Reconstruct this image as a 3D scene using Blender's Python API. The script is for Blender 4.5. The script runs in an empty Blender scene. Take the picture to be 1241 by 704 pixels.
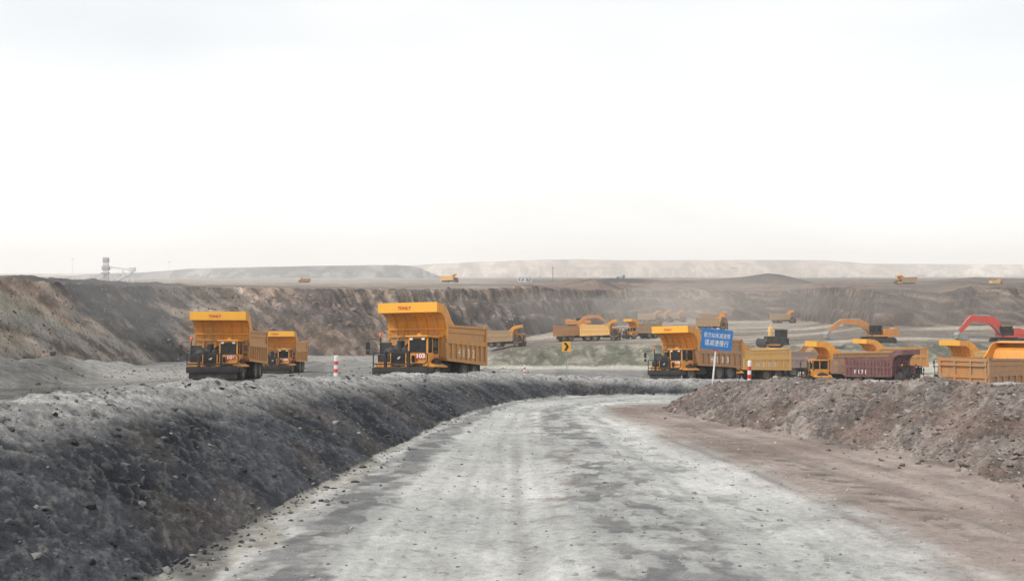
import bpy, math, random
import numpy as np
from mathutils import Vector, Matrix

random.seed(7)
RNG = np.random.default_rng(11)
R = math.radians
sc = bpy.context.scene
COL = sc.collection
F = 1241.0            # focal length in photo pixels
CX, HY = 620.5, 335.0  # principal column, horizon row
CAMZ = 2.6            # eye height above the road

# ------------------------------------------------------------------ noise
def _hash(ix, iy, seed):
    h = (ix * 374761393 + iy * 668265263 + seed * 1442695041) & 0xFFFFFFFF
    h = ((h ^ (h >> 13)) * 1274126177) & 0xFFFFFFFF
    h = h ^ (h >> 16)
    return (h & 0xFFFFFF).astype(np.float32) / np.float32(0xFFFFFF)

def vnoise(x, y, seed=0):
    x = np.asarray(x, np.float64); y = np.asarray(y, np.float64)
    fx = np.floor(x); fy = np.floor(y)
    ix = fx.astype(np.int64); iy = fy.astype(np.int64)
    tx = (x - fx).astype(np.float32); ty = (y - fy).astype(np.float32)
    tx = tx * tx * (3 - 2 * tx); ty = ty * ty * (3 - 2 * ty)
    a = _hash(ix, iy, seed); b = _hash(ix + 1, iy, seed)
    c = _hash(ix, iy + 1, seed); d = _hash(ix + 1, iy + 1, seed)
    return (a + (b - a) * tx) * (1 - ty) + (c + (d - c) * tx) * ty

def fbm(x, y, oct=4, seed=0, gain=.5):
    s = 0; amp = 1; tot = 0
    ca, sa = math.cos(.6), math.sin(.6)
    for i in range(oct):
        s = s + amp * vnoise(x, y, seed + i * 17); tot += amp; amp *= gain
        x, y = (x * ca - y * sa) * 2.03 + 11.3, (x * sa + y * ca) * 2.03 - 7.1
    return s / tot

def ridged(x, y, oct=4, seed=0, gain=.55):
    s = 0; amp = 1; tot = 0
    ca, sa = math.cos(.7), math.sin(.7)
    for i in range(oct):
        s = s + amp * (1 - np.abs(2 * vnoise(x, y, seed + i * 13) - 1)); tot += amp; amp *= gain
        x, y = (x * ca - y * sa) * 2.05 + 3.3, (x * sa + y * ca) * 2.05 - 5.1
    return s / tot

def sstep(a, b, x):
    t = np.clip((x - a) / (b - a), 0, 1)
    return t * t * (3 - 2 * t)

def mix(a, b, t):
    return a + (b - a) * t

# ------------------------------------------------------------------ terrain shape (z relative to the eye)
def zpx(y, d): return -(y - HY) / F * d

def G(d): return -(1.4 + .081 * d)

def road_z(d):
    s = np.logaddexp(0, (d - 29.0) / 3.0) * 3.0
    return -2.6 - .0524 * d - .0335 * s

COLS = [  # photo column, bench base, bench top, wall base, wall top, plateau : (distance, photo row)
 (-400, (50, None), (60, None), (75, 455), (90, 331), (300, 333)),
 (0,    (70, None), (90, None), (108, 452), (124, 338), (400, 338)),
 (80,   (80, None), (110, None), (135, 447), (152, 343), (400, 340)),
 (160,  (90, None), (130, 447), (160, 442), (178, 347), (450, 342)),
 (230,  (100, 453), (140, 446), (180, 438), (200, 348), (500, 343)),
 (400,  (110, 452), (150, 442), (185, 432), (207, 350), (500, 343)),
 (500,  (130, 449), (170, 442), (205, 430), (228, 351), (500, 343)),
 (580,  (198, 446), (206, 436), (230, 421), (256, 350), (500, 344)),
 (620,  (200, 446), (211, 421), (240, 413), (275, 351), (500, 345)),
 (700,  (200, 446), (212, 417), (300, 400), (345, 352), (520, 346)),
 (745,  (199, 446), (211, 416), (345, 396), (390, 352), (530, 346)),
 (800,  (197, 446), (209, 416), (410, 388), (455, 352), (560, 347)),
 (900,  (190, 444), (202, 417), (420, 388), (470, 353), (560, 347)),
 (970,  (168, 443), (179, 418), (410, 389), (450, 352), (560, 347)),
 (1010, (162, 443), (172, 417), (290, 394), (320, 352), (480, 347)),
 (1060, (156, 442), (166, 416), (225, 395), (250, 351), (400, 348)),
 (1241, (155, 442), (165, 415), (217, 394), (240, 352), (400, 347)),
 (1700, (150, 442), (160, 415), (210, 394), (232, 352), (400, 347)),
]
cpx = np.array([c[0] for c in COLS], float)
CD = np.array([[p[0] for p in c[1:]] for c in COLS], float)
CZ = np.array([[G(p[0]) if p[1] is None else zpx(p[1], p[0]) for p in c[1:]] for c in COLS], float)

def ease(px, tab):
    return np.interp(px, cpx, tab)

LC = np.array([(-7.2, -30, .6), (-7.0, 4, -1.1), (-6.75, 10.6, -1.5), (-5.9, 18.6, -1.97), (-5.05, 25.3, -2.53), (-3.65, 36.5, -3.50),
      (-2.2, 45.3, -4.30), (0.2, 52.6, -5.04), (3.2, 56, -5.44), (9.5, 57.5, -5.75), (26, 61, -6.3), (60, 66, -7.0)], float)
RC = np.array([(13.2, -30, .4), (12.9, 4, -1.2), (12.2, 12, -1.62), (11.0, 22, -2.30), (8.7, 28, -2.84), (7.7, 34, -3.40), (7.5, 37, -3.85)], float)
LW = np.array([(-24, 34, .8), (-28, 58, 1.2), (-34, 78, 1.4), (-44, 104, 1.2), (-50, 130, .8)], float)   # low windrow on the left, z = height

def poly_dist(x, y, P):
    best = np.full(x.shape, 1e9); side = np.zeros(x.shape); zc = np.zeros(x.shape); arc = np.zeros(x.shape)
    L0 = 0.0
    for i in range(len(P) - 1):
        ax, ay, az = P[i]; bx, by, bz = P[i + 1]
        dx, dy = bx - ax, by - ay; L2 = dx * dx + dy * dy; L = math.sqrt(L2)
        t = np.clip(((x - ax) * dx + (y - ay) * dy) / L2, 0, 1)
        qx, qy = ax + t * dx, ay + t * dy
        d = np.hypot(x - qx, y - qy)
        m = d < best
        best = np.where(m, d, best)
        side = np.where(m, (dx * (y - ay) - dy * (x - ax)) / L, side)   # + = left of travel
        zc = np.where(m, az + t * (bz - az), zc)
        arc = np.where(m, L0 + t * L, arc)
        L0 += L
    return best, side, zc, arc

RIDGE_MID = [(560, 349), (600, 346), (640, 344), (680, 340.5), (740, 337), (780, 338), (805, 340), (860, 339), (900, 335.5), (930, 331), (945, 332.5),
             (965, 337), (998, 346), (1050, 345), (1100, 342.5), (1140, 340), (1180, 336), (1241, 338), (1500, 338)]
RIDGE_LEFT = [(-400, 338), (0, 337), (40, 336), (90, 334), (130, 331.5), (180, 330), (230, 326), (300, 324), (380, 322), (480, 321), (505, 323), (548, 341), (600, 350)]
RIDGE_FAR = [(-400, 332), (380, 331), (440, 327), (480, 322), (560, 318), (640, 315), (700, 313.5), (760, 315), (900, 314.5), (1000, 315), (1050, 319),
             (1120, 320), (1180, 320.5), (1241, 321), (1500, 322)]

def pxof(x, y): return CX + F * x / np.maximum(y, 22.0)

def base_height(x, y):
    """smooth terrain with all its features, no fine relief. returns z, region, extras"""
    px = np.clip(pxof(x, y), -400, 1700)
    d = np.maximum(y, -40)
    wob = (fbm(x * .06, y * .06, 3, 5) - .5)
    k = [ease(px, CD[:, i]) for i in range(5)]
    z = [ease(px, CZ[:, i]) for i in range(5)]
    k = [k[0] + 8 * wob, k[1] + 8 * wob, k[2] + 16 * wob, k[3] + 10 * wob, k[4]]
    rimw = sstep(540, 640, px)
    k[3] = k[3] + rimw * 26 * (fbm(px * .018, px * 0 + 7, 3, 15) - .5)
    z[3] = z[3] + rimw * 3.4 * (fbm(px * .022, px * 0 + 2, 4, 16) - .5)
    k[3] = np.maximum(k[3], k[2] + 6)
    # lower haul level on the right, behind the right windrow
    low = sstep(735, 920, px) * sstep(34, 60, d)
    g = mix(G(d), -4.36 - .064 * d, low)
    s0 = 60.0 + 0 * d
    g0 = mix(G(s0), -4.36 - .064 * 60.0, low)
    d1 = np.minimum(105.0, k[0] - 5); g1 = mix(G(d1), -4.36 - .064 * d1, low)
    h = np.where(d < d1, g, 0)
    def seg(h, da, za, db, zb):
        t = np.clip((d - da) / np.maximum(db - da, .1), 0, 1)
        return np.where((d >= da), za + (zb - za) * t, h)
    h = seg(h, d1, g1, k[0], z[0])
    h = seg(h, k[0], z[0], k[1], z[1])
    h = seg(h, k[1], z[1], k[2], z[2])
    # wall, with ledges
    t = np.clip((d - k[2]) / (k[3] - k[2]), 0, 1)
    lw = sstep(.25, .6, fbm(px * .012, px * 0 + 3, 3, 9))
    tt = np.clip(mix(t, 1 - np.sqrt(np.maximum(1 - t, 0)), .25), 0, 1)
    led = np.floor(tt * 3) / 3 + sstep(.2, .75, tt * 3 - np.floor(tt * 3)) / 3
    tt = mix(tt, led, np.clip(.55 * lw * sstep(180, 320, px) + .45 * sstep(560, 680, px), 0, .85))
    h = np.where(d >= k[2], z[2] + (z[3] - z[2]) * tt, h)
    h = seg(h, k[3], z[3], k[4], z[4])
    h = seg(h, k[4], z[4], k[4] * 0 + 1500, zpx(338, 1500) + 0 * d)
    region = np.zeros(x.shape, np.int8)                    # 0 ground
    region[(d >= k[2] - 1) & (d <= k[3] + 1)] = 1          # pit wall
    region[d > k[3] + 1] = 2                               # plateau
    # mound under the distant excavator
    mx, my = (697 - CX) / F * 250, 250
    h = h + 2.0 * np.exp(-(((x - mx) / 9) ** 2 + ((y - my) / 7) ** 2))
    # ridges
    def ridge(h, region, tab, d0, wide, slope, rid, nz):
        tp = np.array(tab, float)
        yr = np.interp(px, tp[:, 0], tp[:, 1])
        dd = d0 * (1 + .06 * (fbm(px * .01, px * 0, 3, rid * 7) - .5))
        top = zpx(yr, dd)
        off = np.where(d < dd, dd - d, np.maximum(d - dd - wide, 0))
        gul = (ridged(x / d0 * 60, y / d0 * 12, 4, rid * 31) - .5) * nz * np.minimum(off * slope, 12 * nz) / (12 * nz)
        zz = top - off * slope + gul * 6
        m = zz > h
        region = np.where(m, rid, region).astype(np.int8)
        return np.where(m, zz, h), region
    h, region = ridge(h, region, RIDGE_MID, 660., 20., .16, 3, .5)
    h, region = ridge(h, region, RIDGE_LEFT, 1500., 400., .22, 4, 2.2)
    h, region = ridge(h, region, RIDGE_FAR, 2900., 1200., .20, 5, 4.0)
    near = y < 130
    # ---- near field: road and windrows
    cd = np.full(x.shape, 99.); cs = np.zeros(x.shape); ca = np.zeros(x.shape)
    if near.any():
        xs, ys = x[near], y[near]
        bl, sl, zl, al = poly_dist(xs, ys, LC)
        br, sr, zr, ar = poly_dist(xs, ys, RC)
        inside = sstep(1.6, -1.6, sl)                      # right of the left crest = road side
        rightout = sstep(1.6, -1.6, sr) * sstep(39, 35, ys)
        rz = road_z(ys)
        hh = mix(h[near], rz, inside * (1 - rightout))
        rg = np.where((inside > .5) & (rightout < .5), 6, region[near])
        wl = (fbm(al * .35, bl * .3, 3, 21) - .5)
        wr = (fbm(ar * .35, br * .3, 3, 23) - .5)
        zL = zl + .10 * wl + .12 * (fbm(al * .9, bl * .4, 2, 24) - .5) - (.74 + .16 * wl) * (np.sqrt(bl ** 2 + .9 ** 2) - .9)
        zR = zr + .12 * wr + .16 * (fbm(ar * .8, br * .3, 2, 25) - .5) - (.56 + .18 * wr) * (np.sqrt(br ** 2 + .45 ** 2) - .45)
        bw, sw, zw, aw = poly_dist(xs, ys, LW)
        zW = hh + zw * np.exp(-(bw / 2.4) ** 2) * (.7 + .6 * fbm(aw * .25, bw * .2, 2, 29))
        hh2 = np.where(rg == 0, zW, hh)
        # soft foot
        def smax(a, b, kk):
            q = np.clip(.5 + .5 * (a - b) / kk, 0, 1)
            return b + (a - b) * q + kk * q * (1 - q)
        mL = zL > hh2; mR = zR > hh2
        hh2 = smax(zL, hh2, .12); hh2 = smax(zR, hh2, .10)
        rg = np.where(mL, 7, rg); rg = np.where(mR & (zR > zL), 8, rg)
        h[near] = hh2; region[near] = rg
        cd[near] = np.where(rg == 8, br, bl); cs[near] = np.where(rg == 8, sr, sl); ca[near] = np.where(rg == 8, ar, al)
    tw = np.clip((d - k[2]) / (k[3] - k[2]), 0, 1)
    tb = np.clip((d - k[0]) / (k[1] - k[0]), 0, 1)
    return h, region, px, tw, tb, k, cd, cs, ca

# road edges for the wheel bands: left foot and right foot of the windrows
LE = [(-30, -4.2), (4, -4.0), (10.6, -3.76), (18.4, -3.27), (24.8, -2.81), (35, -1.75), (44, -.7), (49, 1.0), (54, 3.5)]
REr = [(-30, 10.0), (4, 9.6), (12, 9.1), (17, 8.5), (22, 7.7), (29, 6.6), (36, 5.6), (40, 6.2), (44, 9.0), (50, 16), (54, 26)]
LE = np.array(LE); REr = np.array(REr)

def c3(*a): return np.array(a, np.float32)

def relief_and_colour(x, y, h, reg, px, tw, tb, k, cd, cs, ca):
    d = np.maximum(y, 1)
    n = x.shape[0]
    col = np.zeros((n, 3), np.float32)
    dz = np.zeros(n, np.float32)
    # ---------- ground
    m = (reg == 0)
    if m.any():
        X, Y, D = x[m], y[m], d[m]
        sc_ = np.clip(D / 40, .6, 4)
        a = fbm(X * .9 / sc_, Y * .35 / sc_, 5, 41); b = fbm(X * .05, Y * .02, 4, 43)
        rut = ridged(X * .25, Y * .03, 3, 47)
        dz[m] = (a - .5) * .10 * np.minimum(sc_, 2) + (ridged(X * 1.7, Y * 1.7, 3, 45) - .5) * .06
        c = mix(c3(.27, .262, .25), c3(.40, .39, .36), sstep(.35, .65, b)[:, None])
        c = mix(c, c3(.16, .155, .15), (sstep(.52, .72, a) * .6)[:, None])
        c = mix(c, c3(.46, .44, .40), (sstep(.7, .9, rut) * .35)[:, None])
        # pale sandy strip at the foot of the bench
        P = px[m]
        strip = sstep(k[0][m] - 46, k[0][m] - 30, D) * sstep(520, 600, P) * (1 - tb[m])
        c = mix(c, c3(.56, .535, .45), (strip * (.55 + .45 * sstep(.3, .6, a)))[:, None])
        # dry greenish bench face
        gr = sstep(.02, .12, tb[m]) * sstep(1.0, .9, tb[m]) * sstep(575, 610, P)
        gcol = mix(c3(.165, .165, .125), c3(.29, .275, .22), sstep(.3, .7, fbm(X * .5, Y * .15, 4, 51))[:, None])
        gcol = mix(gcol, c3(.105, .11, .085), (sstep(.52, .72, ridged(X * .45, Y * .35, 4, 53)) * .7)[:, None])
        gcol = mix(gcol, c3(.37, .345, .285), (sstep(.58, .72, fbm(X * .9, Y * .5, 4, 54)) * .6)[:, None])
        dz[m] += gr * (fbm(X * .35, Y * .2, 4, 55) - .5) * .9
        c = mix(c, gcol, gr[:, None])
        # the pit floor behind the bench: tan and dark bands
        back = sstep(.9, 1.0, tb[m]) * sstep(575, 610, P)
        fl = fbm(X * .03, Y * .09, 5, 57)
        fcol = mix(c3(.21, .18, .15), c3(.42, .37, .31), sstep(.36, .62, fl)[:, None])
        fcol = mix(fcol, c3(.11, .105, .105), (sstep(.62, .75, fbm(X * .05, Y * .12, 4, 59)) * .8)[:, None])
        dz[m] += back * (fl - .5) * .9
        c = mix(c, fcol, back[:, None])
        # left windrow and hollow
        dk = sstep(150, 60, P) * sstep(30, 45, D) * sstep(105, 70, D)
        c = mix(c, c3(.12, .118, .11), (dk * sstep(.35, .65, fbm(X * .15, Y * .12, 3, 61)) * .8)[:, None])
        dz[m] += dk * (fbm(X * .35, Y * .35, 4, 63) - .5) * .7
        col[m] = c
    # ---------- pit wall
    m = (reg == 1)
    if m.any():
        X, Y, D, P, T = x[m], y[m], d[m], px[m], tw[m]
        al = P * D / F + sstep(290, 170, P) * T * 15.0
        dg = 1.1 * sstep(150, 300, P)
        gully = ridged(al * .22 + T * dg, T * 1.3, 5, 71)
        big = fbm(al * .045, T * .9, 4, 73)
        env = np.sin(np.clip(T, 0, 1) * math.pi) ** .5
        dz[m] = ((gully - .55) * 2.0 + (big - .5) * 3.2 + (ridged(al * .9 + T * 2 * sstep(150, 300, P), T * 4, 4, 98) - .55) * .7) * env * mix(.5, 1., sstep(150, 320, P)) * np.clip(D / 200, .7, 1.5) + (fbm(al * .9, T * 14, 5, 75) - .5) * .9
        c = mix(c3(.225, .160, .126), c3(.345, .272, .214), sstep(.38, .62, big)[:, None])
        # olive talus on the near left
        c = mix(c, mix(c3(.37, .325, .245), c3(.37, .255, .19), sstep(.42, .6, fbm(al * .05 + T * .8, T * 1.5, 4, 86))[:, None]), (sstep(150, 20, P) * .8)[:, None])
        stra = fbm(al * .01, T * 7 + big, 4, 77)
        c = mix(c, c3(.33, .25, .215), (sstep(.55, .72, stra) * .6 * sstep(.35, .8, T))[:, None])
        c = mix(c, c3(.11, .10, .098), (sstep(.58, .74, fbm(al * .06 + T * 2, T * 1.5, 4, 79)) * .75)[:, None])
        # grey dust-covered stretch behind the middle
        gm = sstep(540, 600, P) * sstep(830, 760, P)
        c = mix(c, c3(.10, .096, .092), (gm * sstep(.95, .7, T) * .75)[:, None])
        pk = sstep(600, 680, P) * sstep(900, 820, P) * sstep(.62, .72, T + (big - .5) * .3)
        c = mix(c, c3(.30, .205, .165), (pk * .6 * sstep(.4, .6, fbm(al * .25, T * 5, 4, 78)))[:, None])
        gm = sstep(830, 900, P)
        c = mix(c, c3(.115, .086, .074), (gm * .8)[:, None])
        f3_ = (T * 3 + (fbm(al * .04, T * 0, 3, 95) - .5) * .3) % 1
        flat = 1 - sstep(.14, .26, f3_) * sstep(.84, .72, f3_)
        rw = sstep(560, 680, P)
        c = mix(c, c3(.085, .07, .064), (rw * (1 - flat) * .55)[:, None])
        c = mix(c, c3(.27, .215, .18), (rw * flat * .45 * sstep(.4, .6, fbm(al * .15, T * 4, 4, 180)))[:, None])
        # black coal chute in the left corner
        lo = 62 + (1 - T) * 132; hi = 178 + (1 - T) * 50
        wv = (fbm(al * .2, T * 5, 4, 81) - .5) * 40
        ch = sstep(lo - 8, lo + 8, P + wv) * sstep(hi + 14, hi - 6, P + wv)
        c = mix(c, c3(.055, .056, .058), (ch * .94)[:, None])
        st = fbm(al * .9 + T * 6 * sstep(150, 300, P), T * 1.2, 5, 83)
        blk = fbm(al * .55, T * 9, 5, 87)
        c = c * (0.35 + 1.3 * st)[:, None] * (.62 + .8 * sstep(.3, .7, blk))[:, None]
        lg = np.exp(-((T - .86 - .08 * (fbm(al * .05, T * 0, 3, 88) - .5)) / .07) ** 2) + .7 * np.exp(-((T - .5 - .25 * (fbm(al * .03, T * 0, 3, 89) - .5)) / .05) ** 2)
        c = mix(c, c3(.46, .36, .30), (lg * sstep(.55, .68, fbm(al * 1.1, T * 16, 4, 90)) * .8).clip(0, 1)[:, None])
        c = mix(c, c3(.07, .06, .058), (lg * sstep(.5, .38, fbm(al * .8, T * 12, 4, 96)) * .7).clip(0, 1)[:, None])
        vst = ridged(al * .8 + T * 2.5, T * .7, 4, 97)
        c = mix(c, c3(.075, .066, .064), (sstep(.66, .8, vst) * .65 * sstep(.05, .3, T) * sstep(350, 450, P))[:, None])
        c = mix(c, c3(.085, .078, .075), (sstep(.60, .78, ridged(al * .16 + T * 2.4, T * 1.2, 4, 84)) * .6)[:, None])
        c = mix(c, c3(.42, .40, .36), (sstep(.66, .78, ridged(al * .5 + T * 7 * sstep(150, 300, P), T * 2.2, 3, 85)) * .6 * sstep(420, 120, P) * (1 - ch))[:, None])
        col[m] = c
    # ---------- plateau
    m = (reg == 2)
    if m.any():
        X, Y, D, P = x[m], y[m], d[m], px[m]
        a = fbm(X * .02, Y * .01, 5, 91)
        dz[m] = (a - .5) * np.clip(D / 300, .6, 3) + (ridged(X * .05, Y * .05, 4, 92) - .5) * .8 * sstep(k[3][m], k[3][m] + 25, D)
        c = mix(c3(.20, .165, .145), c3(.31, .27, .235), sstep(.35, .65, a)[:, None])
        # spoil heaps tipped on the right-hand plateau
        hp = np.maximum(fbm(X * .028, Y * .012, 4, 181) - .50, 0) * mix(20, 11, sstep(880, 1000, P)) * sstep(650, 720, P) * sstep(k[3][m] + 8, k[3][m] + 40, D) * sstep(mix(620, 420, sstep(900, 1000, P)), mix(520, 360, sstep(900, 1000, P)), D)
        dz[m] += hp + sstep(560, 660, P) * (ridged(X * .12, Y * .06, 4, 182) - .5) * 1.2
        c = mix(c, c3(.09, .08, .075), (sstep(.2, 1.0, hp) * .5)[:, None])
        # black coal stockpiles along the left rim
        lp = sstep(-60, 40, P) * sstep(260, 190, P) * sstep(k[3][m] + 45, k[3][m] + 8, D)
        pile = .25 + .75 * fbm(P * .045, P * 0, 4, 93)
        dz[m] += lp * pile * 1.0 * np.exp(-((D - k[3][m] - 16) / 11) ** 2) + lp * (fbm(X * .35, Y * .2, 5, 94) - .5) * 1.1
        c = mix(c, c3(.065, .064, .066), (lp * .85)[:, None])
        gm = sstep(560, 680, P)
        c = mix(c, mix(c3(.075, .065, .06), c3(.185, .135, .108), sstep(.4, .62, fbm(X * .015, Y * .03, 4, 99))[:, None]), (gm * .85)[:, None])
        c = mix(c, c3(.36, .325, .285), (sstep(560, 400, P) * sstep(250, 300, D) * .6)[:, None])
        col[m] = c
    # ---------- ridges and hills
    for rid, ca_, cb_, f in ((3, c3(.050, .046, .045), c3(.13, .098, .082), .02), (4, c3(.17, .17, .175), c3(.27, .265, .26), .006), (5, c3(.36, .30, .25), c3(.56, .49, .425), .0022)):
        m = (reg == rid)
        if m.any():
            X, Y = x[m], y[m]
            a = fbm(X * f, Y * f * .5, 5, 100 + rid); b = ridged(X * f * 5, Y * f * .7, 4, 110 + rid)
            dz[m] = (a - .5) * {3: 1.2, 4: 4., 5: 9.}[rid] * .6
            c = mix(ca_, cb_, sstep(.3, .7, a)[:, None])
            c = c * (.72 + .56 * b)[:, None]
            if rid > 3:                                     # level benches cut into the far slopes
                hz_ = h[m] / (6.0 if rid == 5 else 4.0) + a * 1.5
                c = c * (.80 + .34 * sstep(.35, .65, np.abs((hz_ % 1) - .5) * 2))[:, None]
            col[m] = c
    # ---------- road
    m = (reg == 6)
    if m.any():
        X, Y = x[m], y[m]
        xl = np.interp(Y, LE[:, 0], LE[:, 1]); xr = np.interp(Y, REr[:, 0], REr[:, 1])
        u = (X - xl) / (xr - xl)
        far = sstep(36, 52, Y)
        uw = u + (fbm(X * .6, Y * .22, 4, 121) - .5) * .10 + (fbm(X * 1.6, Y * 1.1, 3, 122) - .5) * .05
        fine = fbm(X * 2.6, Y * 2.2, 5, 123)
        patch = fbm(X * 1.3, Y * 1.1, 5, 125)
        blot = fbm(X * .35, Y * .35, 4, 127)
        pale = mix(c3(.37, .373, .36), c3(.475, .475, .455), sstep(.3, .7, blot)[:, None])
        pale = mix(pale, c3(.25, .25, .24), (sstep(.56, .66, fbm(X * 3.2, Y * 1.4, 5, 124)) * .26)[:, None])
        tan = mix(c3(.235, .225, .195), c3(.305, .292, .262), sstep(.3, .7, blot)[:, None])
        tan = mix(tan, c3(.17, .16, .135), (sstep(.55, .75, fine) * .4)[:, None])
        dark = mix(c3(.21, .21, .207), c3(.135, .136, .138), sstep(.35, .65, fbm(X * 2.0, Y * 2.6, 4, 126))[:, None])
        dark = mix(dark, c3(.36, .36, .345), (sstep(.56, .66, fine) * .6)[:, None])
        brn = mix(c3(.205, .162, .14), c3(.30, .25, .222), sstep(.35, .65, blot)[:, None])
        brn = mix(brn, c3(.155, .12, .105), (sstep(.55, .75, patch) * .5)[:, None])
        def band(a, b, w=.02): return sstep(a - w, a + w, uw) * sstep(b + w, b - w, uw)
        c = pale.copy()
        c = mix(c, tan, sstep(.075, .045, uw)[:, None])
        flake = fbm(X * 2.4, Y * 2.0, 5, 128)                   # crust breaking away in thin flakes across the track
        trk = fbm(u * 46, Y * .05, 4, 134)                      # long streaks left by the wheels
        c = c * (.70 + .56 * trk)[:, None]
        ue = u + (fbm(X * .4, Y * .12, 3, 121) - .5) * .03 + (flake - .5) * .06
        dk1 = sstep(.05, .066, ue) * sstep(.145, .118, ue)
        c = mix(c, dark, (dk1 * (.98 - .35 * far))[:, None])
        c = mix(c, c3(.43, .43, .41), (band(.038, .062, .010) * sstep(.47, .57, flake) * .8)[:, None])
        dk2 = sstep(.345, .375, ue) * sstep(.53, .46, ue)
        c = mix(c, dark, (dk2 * (.42 + .75 * sstep(.44, .55, fbm(X * 3.0, Y * 1.7, 5, 129))).clip(0, 1) * (.95 - .3 * far))[:, None])
        dk3 = sstep(.525, .54, ue) * sstep(.60, .57, ue)
        c = mix(c, dark, (dk3 * sstep(.50, .58, fbm(X * 2.6, Y * 1.6, 5, 136)) * .6)[:, None])
        c = mix(c, c3(.20, .165, .14), (band(.325, .365, .015) * sstep(.50, .66, fbm(X * 1.6, Y * 3.0, 5, 130)) * .6)[:, None])
        c = mix(c, brn * (.78 + .42 * fbm(u * 40, Y * .06, 4, 137))[:, None], (sstep(.60, .71, uw + (flake - .5) * .05) * (1 - far))[:, None])
        tm = np.exp(-((u - .665 + .01 * np.sin(Y * .3)) / .012) ** 2) + np.exp(-((u - .80) / .012) ** 2) + .7 * np.exp(-((u - .30 - .008 * np.sin(Y * .25)) / .010) ** 2)
        tm = tm * (.35 + .65 * sstep(.4, .55, fbm(X * 1.2, Y * .5, 4, 138)))
        c = mix(c, c3(.135, .122, .112), (tm * .5 * (1 - far)).clip(0, 1)[:, None])
        # ruts with tread marks on the brown side
        tr = band(.735, .765, .008) * (np.sin(Y * 9 + X * 2) > .1) * sstep(10, 16, Y) * sstep(28, 24, Y)
        c = mix(c, c3(.10, .085, .075), (tr * .7)[:, None])
        ft = np.maximum(sstep(.045, .0, uw + (fine - .5) * .09), sstep(.955, 1.0, uw + (fine - .5) * .06) * (1 - far))
        c = mix(c, np.where((u < .5)[:, None], c3(.085, .083, .08), c3(.12, .10, .09)), (ft * .8 * sstep(.3, .55, patch))[:, None])
        # fine speckle of small stones
        sp = sstep(.68, .8, fbm(X * 7, Y * 7, 3, 131))
        c = mix(c, c3(.15, .148, .14), (sp * .5)[:, None])
        dz[m] = (fbm(X * .5, Y * .25, 4, 133) - .5) * .07 + (patch - .5) * .03 + (fine - .5) * .035 - .03 * tr - .02 * tm + (ridged(X * 6, Y * 6, 2, 135) - .5) * .012
        dz[m] -= .07 * band(.17, .33, .05) + .06 * band(.52, .62, .04)
        col[m] = c
    # ---------- windrows
    m = (reg == 7)
    if m.any():
        X, Y, B, S, A = x[m], y[m], cd[m], cs[m], ca[m]
        side = S * 1.0                                 # <0 towards the road
        rake = ridged(A * 1.5 - B * 2.1, B * .55, 4, 141)
        lum = fbm(X * .8, Y * .8, 4, 143)
        chip = ridged(A * 5 + B * 3, B * 6, 4, 145)
        dz[m] = (rake - .55) * .10 + (lum - .5) * .22 + (chip - .55) * .075 + (fbm(A * 9, B * 9, 3, 146) - .5) * .05
        c = mix(c3(.029, .032, .038), c3(.066, .069, .077), sstep(.35, .65, lum)[:, None])  # dark coal slope, part of its shade painted into the colour
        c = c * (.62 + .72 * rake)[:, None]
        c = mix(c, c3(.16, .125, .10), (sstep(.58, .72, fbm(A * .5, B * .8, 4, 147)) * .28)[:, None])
        dust = sstep(-1.25, -.35, side + (rake - .5) * 1.1 + (lum - .5) * .9)  # pale dust on the crest, with its sunlit upper side painted in too
        lit_dust_col = mix(c3(.28, .276, .27), c3(.40, .392, .375), sstep(.35, .65, chip)[:, None])
        lit_dust_col = mix(lit_dust_col, c3(.13, .128, .128), (sstep(.62, .74, rake) * .5)[:, None])
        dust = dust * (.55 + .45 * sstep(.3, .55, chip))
        c = mix(c, lit_dust_col, dust[:, None])
        c = mix(c, c3(.33, .32, .30), (sstep(.74, .82, chip) * .2)[:, None])
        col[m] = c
    m = (reg == 8)
    if m.any():
        X, Y, B, A = x[m], y[m], cd[m], ca[m]
        rake = ridged(A * 1.3 + B * 1.4, B * .8, 4, 151)
        lum = fbm(X * .9, Y * .9, 4, 153)
        chip = ridged(A * 3.4 + B * 3, B * 5, 4, 155)
        dz[m] = (rake - .55) * .15 + (lum - .5) * .20 + (chip - .55) * .09 + (fbm(A * 8, B * 8, 3, 156) - .5) * .06
        c = mix(c3(.14, .112, .10), c3(.25, .212, .19), sstep(.35, .65, lum)[:, None])
        c = c * (.70 + .62 * chip)[:, None]
        c = mix(c, c3(.085, .078, .075), (sstep(.62, .75, rake) * .6)[:, None])
        c = mix(c, c3(.30, .275, .25), (sstep(.68, .78, chip) * .45)[:, None])
        c = mix(c, c3(.19, .13, .105), (sstep(.58, .72, fbm(A * .7, B * 1.2, 3, 157)) * .5)[:, None])
        col[m] = c
    return dz, np.clip(col, .01, .9)

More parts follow.
